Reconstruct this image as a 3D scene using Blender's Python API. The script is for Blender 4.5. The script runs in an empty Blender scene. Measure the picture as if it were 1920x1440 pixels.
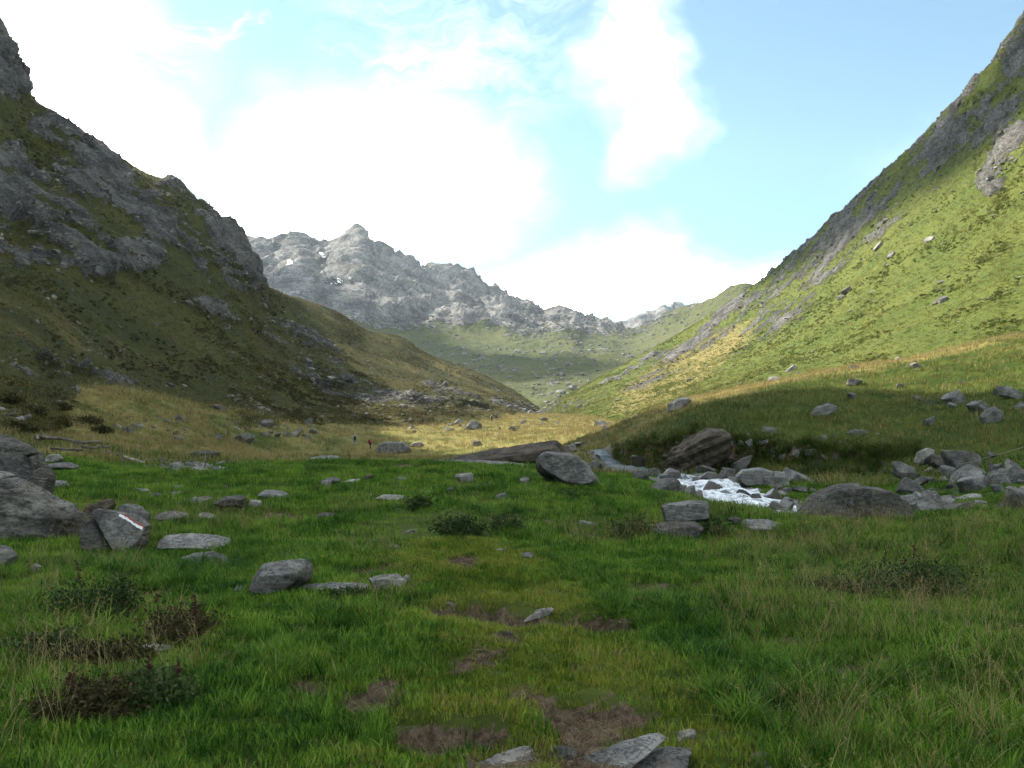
import bpy, bmesh, math, random
import numpy as np
from mathutils import Vector, Matrix
R = math.radians
sc = bpy.context.scene
C = sc.collection

# ------------------------------------------------------------------ camera
F = 1730.0            # focal length in pixels of a 1920 x 1440 picture
HY = 790.0            # row of the horizon in that picture
CZ = 1.6              # eye height
cam_d = bpy.data.cameras.new('camera'); cam = bpy.data.objects.new('camera', cam_d); C.objects.link(cam)
cam.location = (0, 0, CZ); cam.rotation_euler = (R(90), 0, 0)
cam_d.sensor_width = 36; cam_d.lens = 36 * F / 1920
cam_d.shift_y = (HY - 720) / 1920
cam_d.clip_start = 0.1; cam_d.clip_end = 20000
sc.camera = cam

# ------------------------------------------------------------------ sun, sky, exposure
SUN_AZ, SUN_EL = -54.0, 37.0          # left of straight ahead, degrees
SKY = 0.12
sun_d = bpy.data.lights.new('sun', 'SUN'); sun = bpy.data.objects.new('sun', sun_d); C.objects.link(sun)
sun_d.energy = 5.0; sun_d.angle = R(0.53); sun_d.color = (1.0, 0.93, 0.80)
sv = Vector((math.sin(R(SUN_AZ)) * math.cos(R(SUN_EL)), math.cos(R(SUN_AZ)) * math.cos(R(SUN_EL)), math.sin(R(SUN_EL))))
sun.rotation_euler = sv.to_track_quat('Z', 'Y').to_euler(); sun.location = sv * 300
vs = sc.view_settings
vs.view_transform = 'Standard'; vs.look = 'None'; vs.gamma = 1.0; vs.use_curve_mapping = False
vs.exposure = 1.52
sc.cycles.max_bounces = 6; sc.cycles.diffuse_bounces = 3; sc.cycles.glossy_bounces = 2
sc.cycles.transmission_bounces = 3; sc.cycles.volume_bounces = 0; sc.cycles.transparent_max_bounces = 6
sc.cycles.use_denoising = True


class NT:
    """small helper to wire nodes"""
    def __init__(s, tree): s.t = tree; s.n = tree.nodes; s.l = tree.links
    def new(s, ty, **kw):
        nd = s.n.new(ty)
        for k, v in kw.items(): setattr(nd, k, v)
        return nd
    def put(s, sock, v):
        if isinstance(v, bpy.types.NodeSocket): s.l.new(v, sock)
        elif v is not None: sock.default_value = v
    def math(s, op, a, b=None, c=None, clamp=False):
        nd = s.new('ShaderNodeMath', operation=op, use_clamp=clamp)
        for i, v in enumerate((a, b, c)): s.put(nd.inputs[i], v)
        return nd.outputs[0]
    def vmath(s, op, a, b=None, scale=None):
        nd = s.new('ShaderNodeVectorMath', operation=op)
        s.put(nd.inputs[0], a); s.put(nd.inputs[1], b)
        if scale is not None: s.put(nd.inputs['Scale'], scale)
        return nd.outputs['Value'] if op in ('LENGTH', 'DOT_PRODUCT', 'DISTANCE') else nd.outputs[0]
    def noise(s, vec, scale, detail=4, rough=0.55, dist=0.0, col=False):
        nd = s.new('ShaderNodeTexNoise')
        s.put(nd.inputs['Vector'], vec); s.put(nd.inputs['Scale'], scale)
        nd.inputs['Detail'].default_value = detail; nd.inputs['Roughness'].default_value = rough
        nd.inputs['Distortion'].default_value = dist
        return nd.outputs['Color'] if col else nd.outputs['Fac']
    def mapr(s, v, a, b, c=0.0, d=1.0, smooth=True):
        nd = s.new('ShaderNodeMapRange', interpolation_type='SMOOTHSTEP' if smooth else 'LINEAR')
        s.put(nd.inputs['Value'], v)
        for k, x in zip(('From Min', 'From Max', 'To Min', 'To Max'), (a, b, c, d)): s.put(nd.inputs[k], x)
        return nd.outputs['Result']
    def mix(s, f, a, b, blend='MIX'):
        nd = s.new('ShaderNodeMix', data_type='RGBA', blend_type=blend)
        s.put(nd.inputs['Factor'], f)
        for k, v in (('A', a), ('B', b)):
            sock = [i for i in nd.inputs if i.name == k and i.type == 'RGBA'][0]
            if not isinstance(v, bpy.types.NodeSocket) and len(v) == 3: v = (*v, 1)
            s.put(sock, v)
        return [o for o in nd.outputs if o.type == 'RGBA'][0]
    def attr(s, name): return s.new('ShaderNodeAttribute', attribute_name=name).outputs['Fac']


def P3(px, py, Y):
    return ((px - 960) * Y / F, Y, CZ + (HY - py) * Y / F)


world = bpy.data.worlds.new('World'); sc.world = world; world.use_nodes = True
t = NT(world.node_tree); t.n.clear()
sky = t.new('ShaderNodeTexSky', sky_type='NISHITA', sun_disc=False)
sky.sun_elevation = R(SUN_EL); sky.sun_rotation = R(SUN_AZ) % (2 * math.pi)
sky.altitude = 2000; sky.air_density = 1.0; sky.dust_density = 0.7; sky.ozone_density = 2.0
tc = t.new('ShaderNodeTexCoord').outputs['Generated']
nz = t.noise(tc, 6.0, 4, 0.55, col=True)
wob = t.vmath('MULTIPLY', t.vmath('SUBTRACT', nz, (0.5, 0.5, 0.5)), (0.20, 0.20, 0.16))
wd = t.vmath('ADD', tc, wob)
# banks of cloud standing in the sky: centre direction (from a pixel) and half sizes
banks = [(690, 340, .125, .085), (580, 420, .10, .07), (800, 320, .08, .06), (1090, 535, .09, .045), (1200, 525, .05, .04), (960, 580, .10, .04),
         (1175, 120, .035, .06), (1205, 220, .035, .055), (60, 210, .13, .13), (230, 270, .08, .075), (300, 480, .085, .07), (1370, 565, .05, .03),
         (-600, 250, .3, .2), (2700, 380, .3, .12)]
dens = None; thin = None
for bx, by, a, b in banks:
    c = Vector(((bx - 960) / F, 1, (HY - by) / F)).normalized()
    d = t.vmath('LENGTH', t.vmath('MULTIPLY', t.vmath('SUBTRACT', wd, tuple(c)), (1 / a, 1 / a, 1 / b)))
    m = t.mapr(d, 0.95, 0.45); w_ = t.mapr(d, 1.60, 0.75)
    dens = m if dens is None else t.math('MAXIMUM', dens, m)
    thin = w_ if thin is None else t.math('MAXIMUM', thin, w_)
# thin streaky veils over the whole dome
st = t.noise(t.vmath('MULTIPLY', wd, (1.6, 1.6, 7.0)), 2.6, 5, 0.66)
yb = t.new('ShaderNodeSeparateXYZ'); t.l.new(tc, yb.inputs[0])
veil = t.math('MULTIPLY', t.mapr(st, 0.55, 0.80), t.mapr(yb.outputs[0], 0.30, -0.05, 0.05, 0.42))
dens = t.math('MAXIMUM', dens, veil)
# the same broken cumulus all round the rest of the dome
sg = t.new('ShaderNodeSeparateColor'); t.l.new(nz, sg.inputs[0])
away = t.math('MAXIMUM', t.mapr(yb.outputs[1], 0.72, 0.60), t.mapr(yb.outputs[2], 0.46, 0.56))
dens = t.math('MAXIMUM', dens, t.math('MULTIPLY', t.mapr(sg.outputs[1], 0.54, 0.62), away))
dens = t.math('MULTIPLY', dens, t.mapr(st, 0.30, 0.62, 0.55, 1.15), clamp=True)
dens = t.math('POWER', dens, 2.0)
thin = t.math('MULTIPLY', t.math('MULTIPLY', thin, t.mapr(st, 0.30, 0.60, 0.25, 1.0)), 0.075)
dens = t.math('ADD', dens, thin, clamp=True)
cc = Vector(((880 - 960) / F, 1, (HY - 90) / F)).normalized()
cir = t.mapr(t.vmath('LENGTH', t.vmath('MULTIPLY', t.vmath('SUBTRACT', wd, tuple(cc)), (1 / .15, 1 / .15, 1 / .09))), 1.2, 0.3)
dens = t.math('MAXIMUM', dens, t.math('MULTIPLY', t.math('MULTIPLY', cir, t.mapr(st, 0.40, 0.66)), 0.07))
skyc = t.mix(1.0, sky.outputs[0], (0.60, 0.735, 0.63), 'MULTIPLY')
colr = t.mix(dens, skyc, (31.0, 30.4, 29.0))
bg = t.new('ShaderNodeBackground'); t.l.new(colr, bg.inputs['Color']); bg.inputs['Strength'].default_value = SKY
wo = t.new('ShaderNodeOutputWorld'); t.l.new(bg.outputs[0], wo.inputs['Surface'])

# ------------------------------------------------------------------ numpy noise
_rs = np.random.RandomState(7)
_perm = _rs.permutation(512)
_perm = np.concatenate([_perm, _perm, _perm])
_grad = _rs.normal(size=(512, 3)); _grad /= np.linalg.norm(_grad, axis=1)[:, None]


def gnoise(p):
    p = np.asarray(p, float)
    i = np.floor(p).astype(np.int64); f = p - i
    w = f * f * f * (f * (f * 6 - 15) + 10)
    i &= 511
    out = 0
    for dx in (0, 1):
        hx = _perm[(i[:, 0] + dx) & 511]; wx = w[:, 0] if dx else 1 - w[:, 0]
        for dy in (0, 1):
            hy = _perm[hx + ((i[:, 1] + dy) & 511)]; wy = w[:, 1] if dy else 1 - w[:, 1]
            for dz in (0, 1):
                h = _perm[hy + ((i[:, 2] + dz) & 511)]; wz = w[:, 2] if dz else 1 - w[:, 2]
                g = _grad[h]
                out = out + wx * wy * wz * (g[:, 0] * (f[:, 0] - dx) + g[:, 1] * (f[:, 1] - dy) + g[:, 2] * (f[:, 2] - dz))
    return out * 1.5


def fbm(p, scale, octv=4, gain=0.5, ridged=False):
    p = np.asarray(p, float) * scale; s = 0; a = 1.0; tot = 0
    for k in range(octv):
        n = gnoise(p * 2.03 ** k + 17.3 * k)
        s = s + a * ((1 - 2 * np.abs(n)) if ridged else n); tot += a; a *= gain
    return s / tot


def sstep(x, a, b):
    t_ = np.clip((x - a) / (b - a), 0, 1); return t_ * t_ * (3 - 2 * t_)


# ------------------------------------------------------------------ object helpers
def tag(o, label=None, cat=None, group=None, kind=None):
    for k, v in (('label', label), ('category', cat), ('group', group), ('kind', kind)):
        if v: o[k] = v
    return o


def grid_mesh(name, V, nu, nv, attrs=None, mat=None, smooth=True):
    """V: (nu*nv,3), index = iu*nv+iv"""
    me = bpy.data.meshes.new(name)
    a = (np.arange(nu - 1)[:, None] * nv + np.arange(nv - 1)[None]).ravel()
    q = np.stack([a, a + nv, a + nv + 1, a + 1], 1)
    me.vertices.add(len(V)); me.vertices.foreach_set('co', np.ascontiguousarray(V, np.float32).ravel())
    me.loops.add(q.size); me.loops.foreach_set('vertex_index', q.ravel().astype(np.int32))
    me.polygons.add(len(q)); me.polygons.foreach_set('loop_start', (np.arange(len(q)) * 4).astype(np.int32))
    me.update(calc_edges=True)
    if smooth: me.polygons.foreach_set('use_smooth', np.ones(len(q), bool))
    for k, v in (attrs or {}).items():
        at = me.attributes.new(k, 'FLOAT', 'POINT'); at.data.foreach_set('value', np.ascontiguousarray(v, np.float32))
    if mat: me.materials.append(mat)
    o = bpy.data.objects.new(name, me); C.objects.link(o)
    return o


def raw_mesh(name, verts, faces, mat=None, smooth=False, tone=None):
    me = bpy.data.meshes.new(name); me.from_pydata([tuple(v) for v in verts], [], [tuple(f) for f in faces]); me.update()
    if smooth: me.polygons.foreach_set('use_smooth', np.ones(len(me.polygons), bool))
    if tone is not None:
        at = me.attributes.new('tone', 'FLOAT', 'FACE'); at.data.foreach_set('value', np.array(tone, np.float32))
    if mat: me.materials.append(mat)
    return me


def link(name, me, parent=None):
    o = bpy.data.objects.new(name, me); C.objects.link(o)
    if parent: o.parent = parent
    return o


# ------------------------------------------------------------------ materials
def new_mat(name):
    m = bpy.data.materials.new(name); m.use_nodes = True
    t = NT(m.node_tree); t.n.clear()
    out = t.new('ShaderNodeOutputMaterial')
    b = t.new('ShaderNodeBsdfPrincipled'); t.l.new(b.outputs[0], out.inputs['Surface'])
    b.inputs['Roughness'].default_value = 0.9; b.inputs['Specular IOR Level'].default_value = 0.05
    return m, t, b, out


def bump(t, b, h, strength, dist):
    n = t.new('ShaderNodeBump'); n.inputs['Strength'].default_value = strength; n.inputs['Distance'].default_value = dist
    t.put(n.inputs['Height'], h); t.l.new(n.outputs[0], b.inputs['Normal'])


def rock_colour(t, pos, s, warm=0.0):
    n1 = t.noise(pos, 0.9 * s, 4, 0.62)
    n2 = t.noise(t.vmath('MULTIPLY', pos, (1, 1, 3.5)), 2.2 * s, 6, 0.72, 0.4)
    n3 = t.noise(pos, 9 * s, 4, 0.65)
    c = t.mix(t.mapr(n1, 0.3, 0.7), (0.070, 0.068, 0.065), (0.28, 0.27, 0.25))
    c = t.mix(t.mapr(n2, 0.50, 0.72), c, (0.155, 0.135, 0.11))
    c = t.mix(t.mapr(n3, 0.56, 0.70, 0, 0.6), c, (0.30, 0.305, 0.29))      # pale lichen
    c = t.mix(t.mapr(n3, 0.46, 0.30, 0, 0.8), c, (0.035, 0.035, 0.037))
    cr_ = t.mapr(t.math('ABSOLUTE', t.math('SUBTRACT', n2, 0.5)), 0.0, 0.045, 0.75, 0.0)   # dark joints
    c = t.mix(cr_, c, (0.025, 0.025, 0.026))
    return c, n1, n2, n3


def mat_slope(name, scale, greens, straw, strawamt, rockmul=1.0, rockscale=0.12):
    m, t, b, out = new_mat(name)
    pos = t.new('ShaderNodeNewGeometry').outputs['Position']
    rk = t.attr('rock'); st = t.attr('straw')
    n1 = t.noise(pos, 0.05 * scale, 5, 0.6); n2 = t.noise(pos, 0.45 * scale, 6, 0.65); n3 = t.noise(pos, 2.2 * scale, 4, 0.7)
    g = t.mix(t.mapr(n1, 0.35, 0.65), greens[0], greens[1])
    g = t.mix(t.mapr(n2, 0.52, 0.68, 0, 0.85), g, greens[2])
    f = t.math('ADD', t.math('MULTIPLY', n1, 0.5), t.math('MULTIPLY', n2, 0.5))
    f = t.math('ADD', f, t.math('MULTIPLY', st, 0.5))
    g = t.mix(t.mapr(f, 0.62 - strawamt, 0.80 - strawamt), g, straw)
    g = t.mix(t.mapr(n3, 0.45, 0.62, 0, 0.5), g, t.mix(1.0, g, (0.42, 0.46, 0.40), 'MULTIPLY'))
    rc, r1, r2, r3 = rock_colour(t, pos, rockscale)
    rc = t.mix(1.0, rc, (rockmul,) * 3, 'MULTIPLY')
    rf = t.math('ADD', rk, t.math('ADD', t.math('MULTIPLY', t.math('SUBTRACT', n2, 0.5), 1.6), t.math('MULTIPLY', t.math('SUBTRACT', n3, 0.5), 0.9)))
    rf = t.mapr(rf, 0.42, 0.58)
    t.l.new(t.mix(rf, g, rc), b.inputs['Base Color'])
    h = t.math('ADD', t.math('MULTIPLY', n3, 0.35), t.math('MULTIPLY', n2, 1.0))
    h = t.math('ADD', h, t.math('MULTIPLY', t.math('MULTIPLY', t.math('ADD', r2, t.math('MULTIPLY', r3, 0.3)), rf), 1.6))
    bump(t, b, h, 0.85, 0.9 / scale)
    return m


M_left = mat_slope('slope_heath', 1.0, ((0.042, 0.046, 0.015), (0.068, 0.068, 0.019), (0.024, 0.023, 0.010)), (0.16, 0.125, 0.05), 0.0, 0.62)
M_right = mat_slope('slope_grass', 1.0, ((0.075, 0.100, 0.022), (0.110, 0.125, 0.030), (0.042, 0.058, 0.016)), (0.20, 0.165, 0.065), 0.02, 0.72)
M_far = mat_slope('mountain_rock', 0.16, ((0.075, 0.088, 0.035), (0.10, 0.105, 0.042), (0.055, 0.062, 0.03)), (0.15, 0.13, 0.065), 0.0, 1.25, rockscale=0.03)


# ------------------------------------------------------------------ lofted mountainsides
def cr(Pn, n):
    """Catmull-Rom resampling along axis 0 with monotone-limited tangents"""
    k = Pn.shape[0]
    d = np.diff(Pn, axis=0)
    tg = np.zeros_like(Pn); tg[0] = d[0]; tg[-1] = d[-1]
    prod = d[:-1] * d[1:]
    tg[1:-1] = np.where(prod > 0, 2 * prod / (d[:-1] + d[1:] + np.where(prod > 0, 0, 1)), 0) * 0.5 + 0.25 * (d[:-1] + d[1:])
    u = np.linspace(0, k - 1, n); i = np.clip(u.astype(int), 0, k - 2); f = (u - i)
    f = f.reshape((-1,) + (1,) * (Pn.ndim - 1))
    h00 = 2 * f ** 3 - 3 * f ** 2 + 1; h10 = f ** 3 - 2 * f ** 2 + f; h01 = -2 * f ** 3 + 3 * f ** 2; h11 = f ** 3 - f ** 2
    return h00 * Pn[i] + h10 * tg[i] + h01 * Pn[i + 1] + h11 * tg[i + 1]


def loft(cols, nu, nv):
    A = np.array(cols, float)             # ncol, nrow, 3
    B = cr(A, nu); B = cr(np.swapaxes(B, 0, 1), nv)
    return np.swapaxes(B, 0, 1)           # nu, nv, 3


def normals(G):
    du = np.gradient(G, axis=0); dv = np.gradient(G, axis=1)
    n = np.cross(du, dv); n /= np.linalg.norm(n, axis=2)[..., None] + 1e-9
    n[n[..., 2] < 0] *= -1
    return n


def topx(V):
    Y = np.maximum(V[:, 1], 1.0)
    return 960 + V[:, 0] / Y * F, HY - (V[:, 2] - CZ) / Y * F


def ell(px, py, lst):
    m = np.zeros(len(px))
    for cx, cy, rx, ry, ang in lst:
        a = R(ang); dx = px - cx; dy = py - cy
        u = dx * math.cos(a) + dy * math.sin(a); v = -dx * math.sin(a) + dy * math.cos(a)
        m = np.maximum(m, 1.0 - sstep(np.sqrt((u / rx) ** 2 + (v / ry) ** 2), 0.65, 1.15))
    return m


def pc(px, rows): return [P3(px, py, Y) for py, Y in rows]


def back(col, k=1.2, drop=0.55):
    x, y, z = col[-1]; xp, yp, zp = col[-3]
    dx, dy = x - xp, y - yp; L = math.hypot(dx, dy) + 1e-6; s = max(z, 10)
    return col + [(x + dx / L * s * 0.25 * k, y + dy / L * s * 0.25 * k, z - 0.10 * s), (x + dx / L * s * k, y + dy / L * s * k, z * (1 - drop))]


left_cols = [
    [(-26, -120, -3), (-70, -120, 25), (-120, -120, 70), (-170, -120, 140), (-230, -120, 200)],
    [(-22, -40, -3), (-55, -40, 22), (-100, -40, 72), (-145, -35, 150), (-195, -30, 215)],
    [(-20, 15, -2), (-48, 22, 15), (-90, 35, 58), (-130, 60, 130), (-170, 85, 200)],
    [(-22, 36, -2), (-50, 52, 12), (-92, 95, 50), (-135, 145, 115), (-168, 190, 185)],
    pc(-180, [(850, 36), (690, 68), (430, 140), (140, 215), (-130, 270)]),
    pc(0, [(850, 40), (690, 75), (480, 150), (250, 235), (60, 300)]),
    pc(60, [(850, 44), (692, 84), (490, 160), (310, 238), (188, 300)]),
    pc(130, [(838, 58), (728, 98), (500, 170), (350, 240), (238, 302)]),
    pc(240, [(826, 82), (738, 122), (550, 190), (415, 255), (310, 310)]),
    pc(330, [(820, 102), (744, 142), (600, 200), (460, 265), (352, 318)]),
    pc(420, [(814, 120), (752, 160), (630, 220), (515, 285), (415, 322)]),
    pc(470, [(811, 131), (755, 172), (655, 230), (560, 290), (485, 322)]),
    pc(505, [(809, 141), (757, 181), (670, 240), (600, 305), (543, 335)]),
    pc(580, [(806, 164), (759, 210), (690, 262), (628, 330), (566, 392)]),
    pc(640, [(804, 180), (760, 224), (702, 280), (648, 345), (592, 408)]),
    pc(690, [(802, 192), (761, 236), (714, 290), (668, 355), (620, 420)]),
    pc(750, [(808, 192), (755, 243), (724, 305), (684, 370), (632, 440)]),
    pc(800, [(805, 205), (760, 252), (732, 315), (698, 382), (664, 450)]),
    pc(890, [(800, 225), (768, 272), (748, 330), (724, 395), (698, 462)]),
    pc(950, [(796, 245), (774, 290), (760, 345), (745, 405), (727, 465)]),
    pc(1000, [(795, 300), (783, 330), (776, 370), (769, 412), (760, 455)]),
    pc(1030, [(800, 320), (797, 345), (794, 380), (790, 420), (786, 455)]),
]
right_cols = [
    pc(1005, [(800, 330), (792, 360), (785, 385), (779, 405), (774, 430)]),
    pc(1050, [(800, 300), (780, 340), (768, 375), (758, 405), (750, 440)]),
    pc(1100, [(800, 255), (772, 310), (754, 365), (737, 415), (722, 450)]),
    pc(1200, [(795, 200), (755, 280), (725, 350), (697, 415), (667, 470)]),
    pc(1280, [(785, 165), (738, 255), (700, 335), (660, 410), (622, 478)]),
    pc(1350, [(775, 140), (720, 230), (672, 320), (622, 405), (581, 478)]),
    pc(1450, [(765, 120), (690, 210), (620, 300), (560, 380), (508, 445)]),
    pc(1560, [(745, 108), (652, 190), (560, 270), (478, 345), (410, 395)]),
    pc(1650, [(730, 102), (610, 175), (500, 245), (405, 310), (335, 352)]),
    pc(1780, [(715, 97), (565, 160), (425, 220), (300, 282), (207, 318)]),
    pc(1860, [(705, 94), (530, 150), (370, 208), (220, 265), (125, 295)]),
    pc(1920, [(700, 92), (505, 146), (335, 196), (165, 250), (45, 280)]),
    pc(2150, [(690, 84), (440, 128), (230, 165), (20, 200), (-160, 235)]),
    [(70, 40, 2), (98, 46, 32), (130, 55, 70), (165, 65, 115), (205, 80, 165)],
    [(78, -40, 2), (105, -40, 32), (140, -40, 70), (175, -40, 115), (215, -40, 165)],
    [(85, -120, 2), (115, -120, 32), (150, -120, 70), (185, -120, 115), (225, -120, 165)],
]
far_r = [(330, 470), (400, 466), (455, 458), (490, 462), (515, 470), (540, 458), (566, 450), (590, 459), (612, 462), (640, 452), (660, 441), (676, 433),
         (696, 449), (720, 466), (745, 485), (790, 511), (835, 513), (866, 518), (900, 541), (940, 560), (985, 578), (1020, 592), (1045, 585),
         (1075, 596), (1100, 607), (1140, 613), (1180, 622), (1215, 617), (1250, 600), (1290, 586), (1340, 574), (1400, 545), (1460, 545), (1560, 545)]
far_cols = []
for px, ry in far_r:
    w = sstep(np.array([px]), 1120, 1380)[0]                 # the green shoulder on the right stands nearer
    w2 = sstep(np.array([px]), 900, 560)[0]
    yr = 1900 * (1 - w) + 1050 * w
    f0 = 785 - 10 * w2
    bowl = 722 - 0.02 * max(0, px - 1000) * 4 - 8 * w2
    mid = 655 if px < 1000 else 655 - (px - 1000) * 0.16
    mid = max(mid, ry + 0.38 * (bowl - ry))
    up = ry + 0.42 * (mid - ry)
    up2 = ry + 0.16 * (mid - ry)
    far_cols.append(pc(px, [(f0, 560), (bowl, 720), (mid + 0.30 * (bowl - mid), 860 * (1 - w) + 800 * w), (mid, 1120 * (1 - w) + 880 * w), (up, 1500 * (1 - w) + 960 * w), (up2, 1740 * (1 - w) + 1015 * w), (ry, yr)]))
dist_r = [(1120, 640), (1165, 617), (1180, 612), (1200, 598), (1215, 594), (1235, 588), (1246, 580), (1262, 583), (1272, 579), (1285, 590), (1330, 620), (1400, 650)]
dist_cols = [pc(px, [(720, 2300), (ry + 45, 2650), (ry + 12, 2850), (ry, 2950)]) for px, ry in dist_r]


def build_loft(name, cols, nu, nv, mat, amp, rockfn, strawfn, dip, strata_p, strata_a, label, bk=1.2, ribs=1.9, soft=0.0, ribw=15, chop=0.7):
    G = loft([[(c[0][0] * 0.96, c[0][1] * 0.96, c[0][2] - 7.0)] + back(c, bk) for c in cols], nu, nv)
    N = normals(G).reshape(-1, 3); V = G.reshape(-1, 3)
    px, py = topx(V)
    rock = rockfn(px, py, V); straw = strawfn(px, py, V)
    low = np.repeat(np.linspace(0, 1, nv)[None], nu, 0).ravel()
    big = fbm(V * (1, 0.6, 0.6), 1 / (26 * amp), 4)
    med = fbm(V, 1 / (7 * amp), 4)
    fin = fbm(V, 1 / (2.0 * amp), 3)
    s = (V[:, 2] * math.cos(R(dip)) - V[:, 0] * math.sin(R(dip))) + 2.0 * strata_p * fbm(V, 1 / (strata_p * 9), 3)
    s = s / strata_p; saw = s - np.floor(s)
    hs = np.floor(s).astype(int) % 97
    lay = ((hs * 37) % 11) / 11.0
    Vr = V + np.stack([0.5 * V[:, 2], 0 * V[:, 0], 0 * V[:, 0]], 1) * math.copysign(1, -dip)
    rid = fbm(Vr * (1, 0.5, 0.4), 1 / (ribw * amp), 5, 0.55, True)
    rid2 = fbm(V * (1, 1, 0.6), 1 / (4.5 * amp), 3, 0.6, True)
    d = amp * (0.9 * big + 0.34 * med + 0.12 * fin)
    d += (1 - rock) * soft * amp * (0.3 * med + 0.3 * fin)
    d += rock * (strata_a * (lay - 0.5 + 0.9 * (saw ** 2)) + amp * ribs * (rid - 0.2) + amp * chop * (rid2 - .2))
    V2 = V + N * d[:, None]
    V2 -= np.array((0, 0, 1.0)) * ((1 - rock) * 0)[:, None]
    o = grid_mesh(name, V2, nu, nv, dict(rock=rock, straw=straw), mat)
    tag(o, label, None, None, 'structure')
    nor = normals(V2.reshape(nu, nv, 3)).reshape(-1, 3)
    return dict(o=o, V=V2, N=nor, rock=rock, straw=straw, px=topx(V2)[0], py=topx(V2)[1])


def rock_left(px, py, V):
    m = ell(px, py, [(70, 430, 120, 95, 20), (150, 300, 130, 70, 40), (30, 320, 80, 60, 0), (20, 110, 60, 90, 0), (330, 430, 90, 40, 20), (330, 362, 45, 18, 20),
                     (420, 470, 75, 65, 35), (455, 505, 50, 60, 40), (280, 400, 50, 40, 30), (170, 480, 60, 50, 30), (400, 410, 55, 35, 35), (250, 480, 60, 40, 0)])
    m = np.maximum(m, 0.45 * ell(px, py, [(560, 640, 120, 22, 25), (760, 748, 190, 20, 12), (640, 725, 150, 22, 18), (430, 590, 90, 18, 15), (860, 745, 90, 16, 22),
                                          (230, 722, 90, 12, 20), (960, 765, 60, 16, 20), (330, 775, 90, 9, 10), (130, 690, 100, 9, 14)]))
    m = np.maximum(m, 0.9 * (px < -40) * sstep(V[:, 2], 40, 80))
    n = fbm(V, 1 / 24, 4); n2 = fbm(V * (1, 1, 2), 1 / 8, 3, .5, True)
    return np.clip(m * (0.30 + 1.9 * n + 0.9 * n2) + 0.10 + 0.3 * n, 0, 1)


def rock_right(px, py, V):
    m = ell(px, py, [(1870, 190, 60, 45, -30), (1880, 265, 60, 55, -30), (1905, 110, 40, 50, 0), (1660, 388, 60, 22, -38), (1760, 270, 35, 22, -40), (1585, 432, 40, 20, -40),
                     (1480, 498, 130, 16, -38), (1390, 570, 90, 16, -36), (1860, 335, 30, 40, 0), (1310, 630, 90, 9, -36), (1170, 700, 90, 6, -30)])
    m = np.maximum(m, 0.40 * ell(px, py, [(1240, 690, 110, 26, -28), (1130, 735, 120, 16, -25), (1330, 640, 80, 14, -33), (1050, 765, 60, 16, -10)]))
    n = fbm(V + 31, 1 / 18, 4); n2 = fbm(V * (1, 1, 2) + 9, 1 / 7, 3, .5, True)
    ry = np.interp(px, [1005, 1200, 1350, 1450, 1560, 1650, 1780, 1920], [772, 667, 581, 508, 410, 335, 207, 45])
    up = 1 - sstep(py - ry, 60, 190)
    m = np.maximum(m, 0.62 * up * sstep(px, 1250, 1500))
    return np.clip(m * (0.22 + 2.1 * n + 0.9 * n2) + 0.06 + 0.25 * n, 0, 1)


def rock_far(px, py, V):
    n = fbm(V, 1 / 160, 5)
    lim = np.where(px < 1150, 650, 650 - (px - 1150) * 0.55)
    return np.clip(sstep(lim - py + 150 * n, -30, 60) * 1.0 - 0.45 * sstep(n + 0.25 * sstep(py, 560, 640), 0.18, 0.4) + 0.08, 0, 1)


zero = lambda px, py, V: np.zeros(len(px))
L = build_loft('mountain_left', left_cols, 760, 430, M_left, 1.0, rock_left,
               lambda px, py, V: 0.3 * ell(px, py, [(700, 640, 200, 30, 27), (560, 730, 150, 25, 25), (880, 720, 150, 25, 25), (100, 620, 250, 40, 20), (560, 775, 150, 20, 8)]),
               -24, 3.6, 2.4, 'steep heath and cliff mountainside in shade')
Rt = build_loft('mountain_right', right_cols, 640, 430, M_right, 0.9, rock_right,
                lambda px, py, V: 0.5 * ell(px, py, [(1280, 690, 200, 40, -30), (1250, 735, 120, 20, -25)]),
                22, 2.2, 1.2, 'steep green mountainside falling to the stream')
Fm = build_loft('mountain_far', far_cols, 860, 360, M_far, 7.0, rock_far, zero, 38, 20, 7, 'jagged grey mountain closing the valley', 0.6, 5.0, 0.6, 24, 0.4)
Dm = build_loft('mountain_distant', dist_cols, 180, 110, M_far, 9.0, lambda px, py, V: np.ones(len(px)), zero, 35, 22, 16, 'pale distant rocky peak in the gap', 0.5)

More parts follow.
